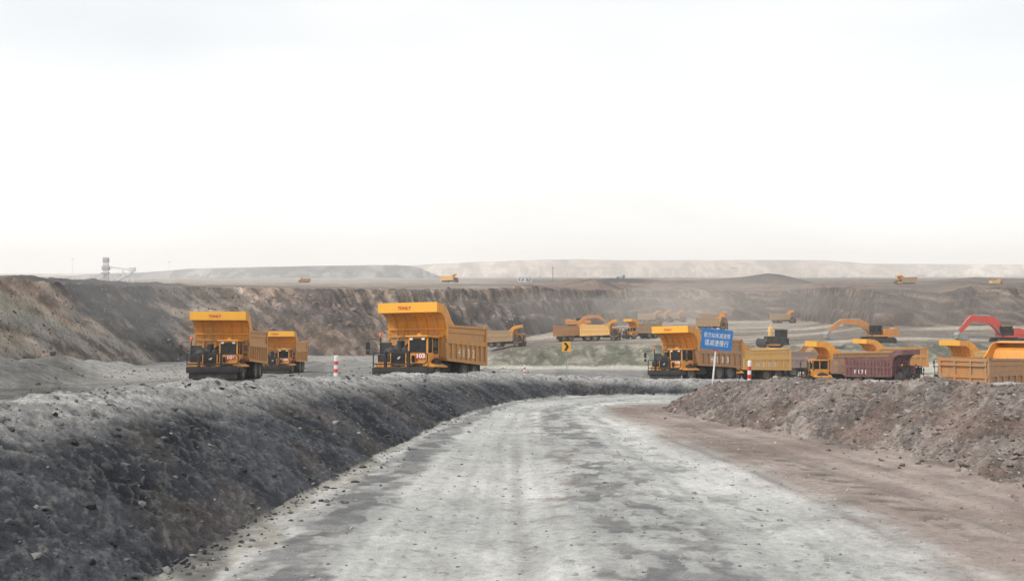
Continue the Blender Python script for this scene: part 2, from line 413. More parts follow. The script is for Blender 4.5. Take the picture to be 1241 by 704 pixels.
def build_terrain():
    t = np.concatenate([-np.geomspace(4.5, .78, 22)[:-1], np.linspace(-.76, .76, 1150), np.geomspace(.78, 4.5, 22)[1:]])
    e = np.concatenate([np.geomspace(1, 9, 50)[:-1], np.geomspace(9, 62, 640)[:-1], np.geomspace(62, 103, 130)[:-1], np.geomspace(103, 290, 520)[:-1], np.geomspace(290, 520, 260)[:-1], np.geomspace(520, 4700, 190)])
    E, T = np.meshgrid(e, t, indexing='ij')
    nr, nc = E.shape
    y = (E - 3.0).ravel(); x = (E * T).ravel()
    h, reg, px, tw, tb, k, cd, cs, ca = base_height(x, y)
    dz, col = relief_and_colour(x, y, h, reg, px, tw, tb, k, cd, cs, ca)
    z = h + dz + CAMZ
    V = np.stack([x, y, z], 1).astype(np.float32)
    idx = np.arange(nr * nc).reshape(nr, nc)
    Q = np.stack([idx[:-1, :-1], idx[:-1, 1:], idx[1:, 1:], idx[1:, :-1]], -1).reshape(-1, 4)
    rq = reg[Q[:, 0]]
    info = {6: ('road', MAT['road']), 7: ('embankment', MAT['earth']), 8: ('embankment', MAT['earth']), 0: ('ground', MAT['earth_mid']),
            1: ('pit_wall', MAT['earth_mid']), 2: ('plateau', MAT['earth_far']), 3: ('hill', MAT['earth_far']), 4: ('hill', MAT['earth_far']), 5: ('hill', MAT['earth_far'])}
    for rid, (nm, mt) in info.items():
        q = Q[rq == rid]
        if len(q) == 0: continue
        u, inv = np.unique(q.ravel(), return_inverse=True)
        me = bpy.data.meshes.new(nm)
        me.vertices.add(len(u)); me.vertices.foreach_set('co', V[u].ravel())
        me.loops.add(len(inv)); me.loops.foreach_set('vertex_index', inv.astype(np.int32))
        me.polygons.add(len(q)); me.polygons.foreach_set('loop_start', np.arange(0, len(inv), 4, dtype=np.int32))
        me.polygons.foreach_set('use_smooth', np.ones(len(q), bool))
        at = me.attributes.new('col', 'FLOAT_COLOR', 'POINT')
        at.data.foreach_set('color', np.concatenate([col[u], np.ones((len(u), 1), np.float32)], 1).ravel())
        me.update(); me.validate()
        me.materials.append(mt)
        o = bpy.data.objects.new(nm, me); COL.objects.link(o)
        o['kind'] = 'structure'
    return V.reshape(nr, nc, 3), t, e, reg.reshape(nr, nc)

def ground_z(x, y):
    """height of the built terrain by bilinear lookup"""
    e = y + 3.0; t = x / e
    i = np.clip(np.searchsorted(GE, e) - 1, 0, len(GE) - 2); j = np.clip(np.searchsorted(GT, t) - 1, 0, len(GT) - 2)
    a = (e - GE[i]) / (GE[i + 1] - GE[i]); b = (t - GT[j]) / (GT[j + 1] - GT[j])
    Z = GV[:, :, 2]
    return float((Z[i, j] * (1 - b) + Z[i, j + 1] * b) * (1 - a) + (Z[i + 1, j] * (1 - b) + Z[i + 1, j + 1] * b) * a)

# ------------------------------------------------------------------ materials
MAT = {}
def nodes(name):
    m = bpy.data.materials.new(name); m.use_nodes = True
    nt = m.node_tree
    return m, nt, nt.nodes['Principled BSDF'], nt.nodes['Material Output']

def N(nt, typ, **kw):
    n = nt.nodes.new(typ)
    for k_, v in kw.items():
        if k_ in ('inputs',):
            for a, b in v.items(): n.inputs[a].default_value = b
        else: setattr(n, k_, v)
    return n

def ramp(nt, fac, stops):
    r = N(nt, 'ShaderNodeValToRGB')
    el = r.color_ramp.elements
    while len(el) < len(stops): el.new(.5)
    for e_, (p, c) in zip(el, stops): e_.position = p; e_.color = (*c, 1) if len(c) == 3 else c
    nt.links.new(fac, r.inputs[0])
    return r.outputs[0]

def earth(name, scales, bump, dist):
    m, nt, b, out = nodes(name)
    at = N(nt, 'ShaderNodeAttribute', attribute_name='col')
    tc = N(nt, 'ShaderNodeTexCoord')
    prev = at.outputs['Color']
    hsum = None
    for s, lo, hi in scales:
        nz = N(nt, 'ShaderNodeTexNoise', inputs={'Scale': s, 'Detail': 6, 'Roughness': .65})
        nt.links.new(tc.outputs['Object'], nz.inputs['Vector'])
        rv = ramp(nt, nz.outputs['Fac'], [(.28, (lo,) * 3), (.72, (hi,) * 3)])
        mx = N(nt, 'ShaderNodeMix', data_type='RGBA', blend_type='MULTIPLY'); mx.inputs[0].default_value = 1
        nt.links.new(prev, mx.inputs[6]); nt.links.new(rv, mx.inputs[7])
        prev = mx.outputs[2]; hsum = nz.outputs['Fac']
    nt.links.new(prev, b.inputs['Base Color'])
    b.inputs['Roughness'].default_value = .95; b.inputs['Specular IOR Level'].default_value = .15
    bp = N(nt, 'ShaderNodeBump', inputs={'Strength': bump, 'Distance': dist})
    nt.links.new(hsum, bp.inputs['Height']); nt.links.new(bp.outputs[0], b.inputs['Normal'])
    MAT[name] = m

earth('earth', [(1.3, .75, 1.25), (9, .62, 1.4), (30, .7, 1.3)], .9, .05)
earth('road', [(.9, .85, 1.12), (8, .8, 1.2), (40, .75, 1.25)], .5, .02)
earth('earth_mid', [(.25, .75, 1.25), (1.6, .62, 1.4), (6, .65, 1.35)], 1.0, .35)
earth('earth_far', [(.02, .8, 1.2), (.12, .7, 1.3), (.5, .8, 1.2)], .8, 1.5)

def paint(name, base, dustcol, dust_lo, dust_hi, rough=.45, metal=0.0, scale=1.2, grime=.5):
    """machine paint: colour variation, dust collecting in patches and streaks"""
    m, nt, b, out = nodes(name)
    tc = N(nt, 'ShaderNodeTexCoord')
    oi = N(nt, 'ShaderNodeObjectInfo')
    add = N(nt, 'ShaderNodeVectorMath', operation='ADD')
    nt.links.new(tc.outputs['Object'], add.inputs[0]); nt.links.new(oi.outputs['Location'], add.inputs[1])
    n1 = N(nt, 'ShaderNodeTexNoise', inputs={'Scale': scale, 'Detail': 7, 'Roughness': .62})
    nt.links.new(add.outputs[0], n1.inputs['Vector'])
    mp = N(nt, 'ShaderNodeMapping'); mp.inputs['Scale'].default_value = (5, 5, .8)
    nt.links.new(add.outputs[0], mp.inputs['Vector'])
    n2 = N(nt, 'ShaderNodeTexNoise', inputs={'Scale': 1.0, 'Detail': 5, 'Roughness': .6})
    nt.links.new(mp.outputs[0], n2.inputs['Vector'])
    f1 = ramp(nt, n1.outputs['Fac'], [(.35, (dust_lo,) * 3), (.72, (dust_hi,) * 3)])
    m1 = N(nt, 'ShaderNodeMix', data_type='RGBA'); m1.inputs[6].default_value = (*base, 1); m1.inputs[7].default_value = (*dustcol, 1)
    nt.links.new(f1, m1.inputs[0])
    f2 = ramp(nt, n2.outputs['Fac'], [(.5, (0, 0, 0)), (.78, (grime,) * 3)])
    m2 = N(nt, 'ShaderNodeMix', data_type='RGBA'); m2.inputs[7].default_value = (dustcol[0] * .45, dustcol[1] * .42, dustcol[2] * .4, 1)
    nt.links.new(f2, m2.inputs[0]); nt.links.new(m1.outputs[2], m2.inputs[6])
    n3 = N(nt, 'ShaderNodeTexNoise', inputs={'Scale': scale * 7, 'Detail': 8, 'Roughness': .75})
    nt.links.new(add.outputs[0], n3.inputs['Vector'])
    f3 = ramp(nt, n3.outputs['Fac'], [(.58, (0, 0, 0)), (.68, (min(.8, grime * 1.3),) * 3)])
    m3 = N(nt, 'ShaderNodeMix', data_type='RGBA'); m3.inputs[7].default_value = (base[0] * .35 + .03, base[1] * .28 + .025, base[2] * .3 + .02, 1)
    nt.links.new(f3, m3.inputs[0]); nt.links.new(m2.outputs[2], m3.inputs[6])
    nt.links.new(m3.outputs[2], b.inputs['Base Color'])
    bp = N(nt, 'ShaderNodeBump', inputs={'Strength': .25, 'Distance': .05}); nt.links.new(n1.outputs['Fac'], bp.inputs['Height']); nt.links.new(bp.outputs[0], b.inputs['Normal'])
    b.inputs['Roughness'].default_value = rough; b.inputs['Metallic'].default_value = metal
    b.inputs['Specular IOR Level'].default_value = .35
    MAT[name] = m

DUST = (.30, .25, .19)
paint('truck_yellow', (.80, .315, .026), DUST, .02, .42)
paint('truck_yellow_front', (.86, .43, .045), DUST, .0, .12, grime=.12)
paint('bed_yellow', (.66, .27, .03), DUST, .12, .62)
paint('bed_clean', (.85, .49, .14), (.55, .47, .34), .05, .32, grime=.35)
paint('bed_brown', (.50, .21, .05), DUST, .2, .65)
paint('bed_tan', (.48, .27, .10), (.33, .27, .2), .35, .85)
paint('bed_pink', (.33, .22, .18), (.32, .27, .245), .3, .8)
paint('panel_orange', (.70, .25, .06), DUST, .1, .5)
paint('bed_maroon', (.135, .040, .045), (.26, .175, .165), .12, .6)
paint('black_steel', (.016, .017, .02), (.15, .14, .13), .0, .22, rough=.6)
paint('dark_machine', (.02, .021, .024), (.16, .15, .14), .02, .28, rough=.65)
paint('tyre', (.014, .014, .015), (.15, .145, .135), .08, .5, rough=.9, scale=2.2)
paint('rim', (.10, .098, .095), DUST, .2, .6, rough=.5)
paint('excavator_orange', (.68, .25, .04), DUST, .1, .5)
paint('excavator_red', (.62, .045, .03), DUST, .04, .3)
paint('steel_grey', (.30, .31, .32), DUST, .1, .5, rough=.5)
paint('white_paint', (.78, .78, .76), (.5, .46, .4), .0, .3, rough=.5, scale=3)
paint('sign_red', (.62, .03, .025), (.5, .42, .36), .0, .22, rough=.5, scale=4)
paint('sign_blue', (.010, .155, .46), (.30, .36, .40), .0, .15, rough=.45, scale=3)
paint('sign_yellow', (.82, .40, .02), (.5, .4, .25), .0, .2, rough=.45, scale=4)
paint('black_paint', (.015, .015, .015), (.2, .18, .16), .0, .15, rough=.5)
paint('letter_white', (.86, .85, .82), (.6, .55, .48), .0, .35, rough=.6, scale=4)
paint('letter_red', (.60, .04, .02), DUST, .0, .25, rough=.6, scale=4)
paint('far_white', (.72, .73, .74), (.5, .5, .5), .0, .2)
paint('far_grey', (.42, .44, .46), (.4, .4, .4), .0, .3)
paint('blue_paint', (.10, .25, .45), DUST, .1, .4)
paint('wood_pole', (.16, .13, .10), (.3, .27, .22), .1, .4, rough=.85)
paint('seat_brown', (.12, .07, .05), DUST, .0, .3, rough=.8)

def glass():
    m, nt, b, out = nodes('window_glass')
    b.inputs['Base Color'].default_value = (.02, .022, .024, 1); b.inputs['Roughness'].default_value = .08
    tr = N(nt, 'ShaderNodeBsdfTransparent'); tr.inputs[0].default_value = (.55, .57, .56, 1)
    mx = N(nt, 'ShaderNodeMixShader'); mx.inputs[0].default_value = .55
    nt.links.new(tr.outputs[0], mx.inputs[1]); nt.links.new(b.outputs[0], mx.inputs[2])
    nt.links.new(mx.outputs[0], out.inputs['Surface'])
    MAT['glass'] = m
glass()
def simple(name, c, rough=.5, emit=0):
    m, nt, b, out = nodes(name)
    tc = N(nt, 'ShaderNodeTexCoord'); nz = N(nt, 'ShaderNodeTexNoise', inputs={'Scale': 6., 'Detail': 4})
    nt.links.new(tc.outputs['Object'], nz.inputs['Vector'])
    o = ramp(nt, nz.outputs['Fac'], [(.3, tuple(v * .8 for v in c)), (.7, tuple(min(1, v * 1.15) for v in c))])
    nt.links.new(o, b.inputs['Base Color']); b.inputs['Roughness'].default_value = rough
    MAT[name] = m
paint('mast_pale', (.74, .75, .76), (.7, .7, .7), .0, .3)
simple('beacon', (.85, .16, .03), .3)
simple('lamp_lens', (.85, .85, .82), .15)
def rubble_mat(name, stops, scale):
    m, nt, b, out = nodes(name)
    ge = N(nt, 'ShaderNodeNewGeometry')
    tc = N(nt, 'ShaderNodeTexCoord')
    o = ramp(nt, ge.outputs['Random Per Island'], stops)
    nz = N(nt, 'ShaderNodeTexNoise', inputs={'Scale': scale, 'Detail': 6}); nt.links.new(tc.outputs['Object'], nz.inputs['Vector'])
    v = ramp(nt, nz.outputs['Fac'], [(.3, (.7,) * 3), (.7, (1.25,) * 3)])
    mx = N(nt, 'ShaderNodeMix', data_type='RGBA', blend_type='MULTIPLY'); mx.inputs[0].default_value = 1
    nt.links.new(o, mx.inputs[6]); nt.links.new(v, mx.inputs[7]); nt.links.new(mx.outputs[2], b.inputs['Base Color'])
    b.inputs['Roughness'].default_value = .95; b.inputs['Specular IOR Level'].default_value = .2
    MAT[name] = m
rubble_mat('rubble_brown', [(0, (.065, .055, .052)), (.4, (.15, .12, .108)), (.72, (.25, .208, .185)), (.93, (.37, .34, .305)), (1, (.20, .13, .10))], 14)
rubble_mat('rubble_grey', [(0, (.035, .035, .038)), (.55, (.085, .083, .082)), (.9, (.16, .155, .15)), (1, (.30, .295, .28))], 14)
rubble_mat('road_stone', [(0, (.14, .14, .135)), (.6, (.26, .26, .25)), (1, (.40, .39, .37))], 14)
simple('dirt', (.26, .25, .235), .95)
def coal():
    m, nt, b, out = nodes('coal')
    tc = N(nt, 'ShaderNodeTexCoord'); nz = N(nt, 'ShaderNodeTexNoise', inputs={'Scale': 3.5, 'Detail': 8, 'Roughness': .7})
    nt.links.new(tc.outputs['Object'], nz.inputs['Vector'])
    o = ramp(nt, nz.outputs['Fac'], [(.3, (.03, .03, .032)), (.6, (.075, .072, .07)), (.8, (.16, .15, .14))])
    nt.links.new(o, b.inputs['Base Color']); b.inputs['Roughness'].default_value = .85
    bp = N(nt, 'ShaderNodeBump', inputs={'Strength': .8, 'Distance': .08}); nt.links.new(nz.outputs['Fac'], bp.inputs['Height']); nt.links.new(bp.outputs[0], b.inputs['Normal'])
    MAT['coal'] = m
coal()
paint('earth_load', (.24, .19, .15), (.3, .26, .21), .1, .6, rough=.95, scale=2)

# ------------------------------------------------------------------ mesh building
class MB:
    def __init__(s): s.v = []; s.f = []; s.sm = []
    def add(s, vs, fs, smooth=False):
        o = len(s.v); s.v += [tuple(p) for p in vs]
        s.f += [tuple(i + o for i in f) for f in fs]; s.sm += [smooth] * len(fs); return s
    def box(s, x0, x1, y0, y1, z0, z1):
        return s.add([(x0, y0, z0), (x1, y0, z0), (x1, y1, z0), (x0, y1, z0), (x0, y0, z1), (x1, y0, z1), (x1, y1, z1), (x0, y1, z1)],
                     [(0, 3, 2, 1), (4, 5, 6, 7), (0, 1, 5, 4), (1, 2, 6, 5), (2, 3, 7, 6), (3, 0, 4, 7)])
    def bbox(s, x0, x1, y0, y1, z0, z1, b=.03):
        """box with chamfered upright and top edges (octagon footprint, chamfered top)"""
        def ring(i, z): return [(x0 + i + b, y0 + i, z), (x1 - i - b, y0 + i, z), (x1 - i, y0 + i + b, z), (x1 - i, y1 - i - b, z),
                                (x1 - i - b, y1 - i, z), (x0 + i + b, y1 - i, z), (x0 + i, y1 - i - b, z), (x0 + i, y0 + i + b, z)]
        vs = ring(b, z0) + ring(0, z0 + b) + ring(0, z1 - b) + ring(b, z1)
        fs = [tuple(reversed(range(8))), tuple(range(24, 32))]
        for r in range(3):
            for i in range(8): j = (i + 1) % 8; fs.append((r * 8 + i, r * 8 + j, r * 8 + 8 + j, r * 8 + 8 + i))
        return s.add(vs, fs)
    def prism(s, prof, a0, a1, axis='x'):
        """closed profile in the other two axes, swept along axis"""
        n = len(prof)
        def P(a, p):
            return (a, p[0], p[1]) if axis == 'x' else ((p[0], a, p[1]) if axis == 'y' else (p[0], p[1], a))
        vs = [P(a0, p) for p in prof] + [P(a1, p) for p in prof]
        area = sum(prof[i][0] * prof[(i + 1) % n][1] - prof[(i + 1) % n][0] * prof[i][1] for i in range(n))
        fs = [tuple(range(n)), tuple(range(2 * n - 1, n - 1, -1))] + [(i, i + n, (i + 1) % n + n, (i + 1) % n) for i in range(n)]
        if (area > 0) == (axis != 'y'): fs = [tuple(reversed(f)) for f in fs]
        if a1 < a0: fs = [tuple(reversed(f)) for f in fs]
        return s.add(vs, fs)
    def tube(s, a, b, r, n=8, r2=None, caps=True):
        a = Vector(a); b = Vector(b); d = (b - a).normalized(); r2 = r if r2 is None else r2
        u = d.orthogonal().normalized(); w = d.cross(u)
        vs = []
        for p, rr in ((a, r), (b, r2)):
            for i in range(n):
                t = 2 * math.pi * i / n; vs.append(p + (u * math.cos(t) + w * math.sin(t)) * rr)
        s.add(vs, [(i, (i + 1) % n, (i + 1) % n + n, i + n) for i in range(n)], True)
        if caps: s.add(vs, [tuple(reversed(range(n))), tuple(range(n, 2 * n))])
        return s
    def path(s, pts, r, n=6):
        for p, q in zip(pts[:-1], pts[1:]): s.tube(p, q, r, n)
        return s
    def lathe(s, prof, c, axis='x', n=24):
        """prof = (radius, offset along axis)"""
        vs = []
        for (r, a) in prof:
            for i in range(n):
                t = 2 * math.pi * i / n; u, w = r * math.cos(t), r * math.sin(t)
                vs.append((c[0] + a, c[1] + u, c[2] + w) if axis == 'x' else (c[0] + u, c[1] + w, c[2] + a))
        fs = []
        for k_ in range(len(prof) - 1):
            for i in range(n): j = (i + 1) % n; fs.append((k_ * n + i, k_ * n + j, k_ * n + n + j, k_ * n + n + i))
        return s.add(vs, fs, True)
    def blob(s, c, r, seed=0, n=8):
        rr = random.Random(seed); vs = []; fs = []
        for i in range(n + 1):
            th = math.pi * i / n
            for j in range(2 * n):
                ph = math.pi * j / n; q = .85 + .3 * rr.random()
                vs.append((c[0] + r[0] * q * math.sin(th) * math.cos(ph), c[1] + r[1] * q * math.sin(th) * math.sin(ph), c[2] + r[2] * q * math.cos(th)))
        for i in range(n):
            for j in range(2 * n): k_ = (j + 1) % (2 * n); fs.append((i * 2 * n + j, (i + 1) * 2 * n + j, (i + 1) * 2 * n + k_, i * 2 * n + k_))
        return s.add(vs, fs, True)
    def build(s, name, mat, parent=None, slots=None):
        me = bpy.data.meshes.new(name); me.from_pydata(s.v, [], s.f)
        for p, q in zip(me.polygons, s.sm): p.use_smooth = q
        me.update(); me.materials.append(MAT[mat] if isinstance(mat, str) else mat)
        o = bpy.data.objects.new(name, me); COL.objects.link(o)
        if parent is not None: o.parent = parent
        return o

def tag(o, label=None, cat=None, group=None, kind=None):
    if label: o['label'] = label
    if cat: o['category'] = cat
    if group: o['group'] = group
    if kind: o['kind'] = kind
    return o

def empty(name):
    o = bpy.data.objects.new(name, None); COL.objects.link(o); o.empty_display_size = .5
    return o

_fonts = {}
def lettering(text, size, mat, parent, mtx, ext=.004, name='lettering', width=None, bold=0.0):
    cu = bpy.data.curves.new(name, 'FONT'); cu.body = text; cu.size = size; cu.extrude = ext; cu.offset = bold
    cu.align_x = 'CENTER'; cu.align_y = 'CENTER'
    to = bpy.data.objects.new('tmp_text', cu); COL.objects.link(to)
    bpy.context.view_layer.update()
    me = bpy.data.meshes.new_from_object(to.evaluated_get(bpy.context.evaluated_depsgraph_get()))
    bpy.data.objects.remove(to, do_unlink=True); bpy.data.curves.remove(cu)
    me.name = name; me.materials.clear(); me.materials.append(MAT[mat])
    for p in me.polygons: p.material_index = 0
    M = mtx
    if width and len(me.vertices):
        xs = [v.co.x for v in me.vertices]; w0 = max(xs) - min(xs)
        if w0 > 0: M = mtx @ Matrix.Diagonal((width / w0, 1, 1, 1))
    me.transform(M)
    o = bpy.data.objects.new(name, me); COL.objects.link(o)
    if parent is not None: o.parent = parent
    return o

def facing(origin, right, up):
    r_ = Vector(right).normalized(); u_ = Vector(up).normalized(); n_ = r_.cross(u_)
    M = Matrix((r_, u_, n_)).transposed().to_4x4(); M.translation = Vector(origin)
    return M

# ------------------------------------------------------------------ dump truck (front at y = 0 looking down -Y)
BED_TOP, BED_BOT = 3.32, 1.32
def make_wheel(root, x, y, w, r=.69, sgn=1):
    a = -w / 2; b = w / 2
    t = MB().lathe([(r * .56, a + .03), (r * .62, a), (r * .88, a), (r * .97, a + .05), (r, a + .11), (r, b - .11), (r * .97, b - .05), (r * .88, b), (r * .62, b), (r * .56, b - .03)], (x, y, r), 'x', 28)
    for i in range(26):                                        # tread lugs
        t0 = 2 * math.pi * i / 26; c_, s_ = math.cos(t0), math.sin(t0); tw_ = .045
        for xx0, xx1 in ((a + .03, -.02), (.02, b - .03)):
            vs = []
            for xx in (xx0, xx1):
                for rr, tt in ((r - .02, -tw_), (r + .025, -tw_), (r + .025, tw_), (r - .02, tw_)):
                    vs.append((x + xx, y + rr * c_ - tt * s_, r + rr * s_ + tt * c_))
            t.add(vs, [(0, 1, 2, 3), (7, 6, 5, 4), (0, 4, 5, 1), (1, 5, 6, 2), (2, 6, 7, 3), (3, 7, 4, 0)])
    wh = t.build('wheel', 'tyre', root)
    o = sgn * (w / 2)
    rm = MB().lathe([(.001, o - sgn * .10), (.10, o - sgn * .06), (.13, o - sgn * .12), (.28, o - sgn * .16), (.33, o - sgn * .05), (r * .60, o - sgn * .03), (r * .60, o - sgn * .2)], (x, y, r), 'x', 20)
    rm.build('rim', 'rim', wh)
    return wh

def make_truck(label, group, bed='bed_yellow', paintm='truck_yellow', number='', brand='', badge='', numside=1, slope_ribs=8, detail=True, panel=None):
    root = empty('dump_truck'); tag(root, label, 'dump truck', group)
    W = 1.76
    # chassis
    c = MB().box(-.55, -.3, .3, 8.2, .72, 1.05).box(.3, .55, .3, 8.2, .72, 1.05)
    for yy in (1.35, 5.35, 6.95): c.tube((-1.2, yy, .69), (1.2, yy, .69), .16, 10)
    for yy in (2.4, 3.4, 4.3): c.box(-.3, .3, yy, yy + .15, .74, 1.0)
    c.box(-1.25, -.6, 2.5, 3.7, .65, 1.2).box(.6, 1.25, 2.6, 4.0, .6, 1.15)
    c.tube((0, 2.7, 1.0), (0, 4.8, 1.5), .14, 10)
    c.build('chassis', 'black_steel', root)
    for sx in (-1, 1):
        make_wheel(root, sx * 1.38, 1.35, .46, sgn=sx)
        for yy in (5.35, 6.95): make_wheel(root, sx * 1.18, yy, .92, sgn=sx)
    # dump bed
    b = MB()
    y0, y1 = 2.12, 8.62
    b.box(-W + .05, W - .05, y0, y1, BED_BOT + .02, BED_BOT + .12)
    for sx in (-1, 1):
        def bx(xa, xb, *r): b.box(min(sx * xa, sx * xb), max(sx * xa, sx * xb), *r)
        bx(W - .10, W - .05, y0, y1, BED_BOT + .1, BED_TOP - .02)                 # side plate
        bx(W - .12, W + .05, y0 - .02, y1, BED_TOP - .13, BED_TOP)                # top rail
        bx(W - .05, W + .0, y0, y1 - .3, BED_TOP - .42, BED_TOP - .16)            # upper band
        bx(W - .05, W + .035, y0, y1, 2.28, 2.52)                                 # middle rail
        bx(W - .05, W + .045, y0, y1, BED_BOT - .02, BED_BOT + .13)               # bottom rail
        bx(W - .05, W + .05, y0, y0 + .18, BED_BOT, BED_TOP - .14)
        bx(W - .05, W + .05, y1 - .28, y1 + .01, BED_BOT - .01, BED_TOP + .06)
        n = slope_ribs
        for i in range(1, n):
            yy = y0 + .1 + (y1 - y0 - .35) * i / n
            bx(W - .05, W + .04, yy - .09, yy + .09, BED_BOT + .1, 2.3 if n <= 8 else BED_TOP - .14)
    b.box(-W + .06, W - .06, y0, y0 + .08, BED_BOT, 3.1)                            # front wall
    for xx in (-1.2, -.4, .4, 1.2): b.box(xx - .05, xx + .05, y0 - .09, y0, BED_BOT + .05, 2.75)
    for zz in (1.5, 2.62): b.box(-W + .1, W - .1, y0 - .10, y0, zz, zz + .12)
    # tailgate
    b.box(-W + .1, W - .1, y1 - .06, y1, BED_BOT + .1, BED_TOP - .05)
    for zz in (BED_BOT, 2.2, BED_TOP - .2): b.box(-W + .02, W - .02, y1, y1 + .09, zz, zz + .18)
    for xx in (-1.66, -.62, .5, 1.56): b.box(xx, xx + .14, y1, y1 + .08, BED_BOT + .1, BED_TOP - .1)
    b.box(-W + .1, W - .1, y1, y1 + .16, 2.86, 2.94)
    def shear(z, y): return z + max(0, y - y0) / 6.5 * ((z - BED_BOT) / 2 * .34 - .20)
    b.v = [(p[0], p[1], shear(p[2], p[1])) for p in b.v]
    bedo = b.build('dump_bed', bed, root)
    if panel:
        n = slope_ribs
        q = MB().box(W + .052, W + .062, y0 + .02, y1 - .3, BED_BOT + .0, 2.74)
        q.v = [(p[0], p[1], shear(p[2], p[1])) for p in q.v]
        sp_ = q.build('side_panel', 'bed_pink', bedo)
        for i in range(n - 1):
            ya = y0 + .1 + (y1 - y0 - .35) * (i + .2) / n; yb = y0 + .1 + (y1 - y0 - .35) * (i + .8) / n
            for za, zb in ((1.42, 1.92), (2.06, 2.58)):
                q = MB(); m_ = []
                for t_ in range(14):
                    an = 2 * math.pi * t_ / 14; m_.append(((ya + yb) / 2 + (yb - ya) / 2 * math.cos(an), (za + zb) / 2 + (zb - za) / 2 * math.sin(an)))
                q.prism(m_, W + .060, W + .068, 'x')
                q.v = [(p[0], p[1], shear(p[2], p[1])) for p in q.v]
                q.build('round_panel', panel, bedo)
    # canopy: front lip, curved sheet, side gussets
    cn = MB()
    inner = [(.78, 3.97), (1.30, 3.94), (1.62, 3.80), (1.86, 3.52), (2.02, 3.15), (2.12, 2.78)]
    outer = [(2.22, 2.86), (2.14, 3.2), (1.99, 3.56), (1.74, 3.87), (1.36, 4.03), (.78, 4.06)]
    cn.prism(inner + outer, -W + .04, W - .04, 'x')
    cn.box(-W - .05, W + .05, .70, .78, 3.94, 4.50)
    cn.prism([(.78, 4.44), (1.65, 4.36), (1.65, 4.42), (.78, 4.50)], -W - .04, W + .04, 'x')
    gus = [(.70, 4.50), (.70, 3.94), (1.32, 3.92), (1.66, 3.76), (1.90, 3.48), (2.06, 3.1), (2.10, BED_BOT + 1.2), (2.32, BED_BOT + 1.2), (2.32, BED_TOP), (3.2, BED_TOP + .01),
           (2.75, 3.62), (2.35, 4.05), (2.05, 4.28), (1.65, 4.43)]
    for sx in (-1, 1):
        cn.prism(gus, sx * (W - .03) if sx > 0 else -W - .052, (W + .052) if sx > 0 else -W + .03, 'x')
    for xx in (-1.25, -.62, 0, .62, 1.25):
        cn.prism([(p - .07, q - .04) for p, q in inner[1:]] + [(p, q) for p, q in reversed(inner[1:])], xx - .035, xx + .035, 'x')
    cn.box(-W + .05, W - .05, 1.94, 2.06, 3.04, 3.12)
    can = cn.build('canopy', paintm, root)
    lip = MB().box(-W - .045, W + .045, .694, .70, 3.945, 4.495).build('front_lip', 'truck_yellow_front' if paintm.startswith('truck') else paintm, can)
    if brand:
        lettering(brand, .24, 'letter_red', can, facing((-.18, .690, 4.18), (1, 0, 0), (0, 0, 1)), bold=.012)
    if number:
        n = slope_ribs
        for i, ch in enumerate(number):
            sg = numside
            ii = (i + 2.5) if sg > 0 else (n - 2.5 - i)
            ii = {8: ii, 4: (i + .5) if sg > 0 else (n - .5 - i)}.get(n, ii)
            yy = y0 + .1 + (y1 - y0 - .35) * ii / n
            lettering(ch, .66, 'letter_white', bedo, facing((sg * (W - .043 if panel is None else W + .074), yy, shear(1.82 if panel is None else 1.70, yy)), (0, sg, 0), (0, 0, 1)), bold=.018)
    # bumper, skirt
    MB().bbox(-1.78, 1.60, 0, .30, .52, .93, .03).bbox(1.60, 1.80, .02, .34, .56, .9, .03).box(-1.7, 1.5, -.03, .02, .66, .72).build('bumper', 'black_steel', root)
    MB().box(-1.62, 1.45, .10, .16, .14, .54).build('mud_skirt', 'tyre', root)
    # front body panel under the engine
    fp = MB().box(-1.74, .22, .42, .52, .93, 1.20).box(-1.74, .22, .40, .42, 1.10, 1.17)
    fp.box(-.86, -.80, .38, .42, .95, 1.72).box(.06, .12, .38, .42, .95, 1.72)
    fp.box(-1.74, .22, .52, 2.0, .95, 1.02)
    pnl = fp.build('front_panel', paintm, root)
    sl = MB()
    sl.box(-.75, .02, .394, .40, .98, 1.05)
    for i in range(5): sl.box(-.75 + i * .17, -.72 + i * .17, .392, .394, .98, 1.05)
    sl.build('slot', 'black_paint', pnl)
    g = MB().bbox(-.79, .05, .36, .46, 1.14, 1.70, .02)
    for i in range(7): g.box(-.74, .0, .345, .36, 1.19 + i * .07, 1.215 + i * .07)
    gr = g.build('grille', 'black_steel', root)
    MB().prism([(-.40, 1.36), (-.30, 1.36), (-.20, 1.50), (-.32, 1.50), (-.36, 1.44), (-.44, 1.44)], .335, .343, 'y').build('emblem', 'letter_white', gr)
    # engine bay: block, filters, hoses
    en = MB().bbox(-1.70, -.90, .50, 1.9, 1.05, 1.66, .05).bbox(-.85, .10, .60, 2.0, 1.05, 1.75, .05)
    en.blob((-1.05, .95, 1.72), (.42, .4, .38), 1).blob((-.1, 1.0, 1.78), (.34, .4, .34), 2).blob((-.62, 1.1, 1.85), (.4, .4, .35), 3).blob((-1.4, 1.2, 1.6), (.3, .5, .3), 4)
    en.path([(-.3, .9, 1.9), (-.1, .95, 2.2), (.1, 1.1, 2.25), (.25, 1.4, 2.0)], .05, 8)
    en.build('engine', 'dark_machine', root)
    MB().tube((-.48, .95, 1.7), (-.48, .95, 2.32), .21, 14).tube((-.48, .95, 2.32), (-.48, .95, 2.42), .25, 14, .16).build('air_filter', 'black_steel', root)
    MB().box(-1.72, -1.02, .9, .94, 1.66, 2.3).box(-1.74, -1.69, .86, .92, 1.0, 2.62).build('screen_guard', 'dark_machine', root)
    MB().tube((-1.70, .88, 2.60), (-1.70, .88, 2.66), .05, 8).lathe([(.075, 0), (.085, .12), (.06, .18), (.001, .19)], (-1.70, .88, 2.66), 'z', 12).build('beacon', 'beacon', root)
    # railing
    ra = MB()
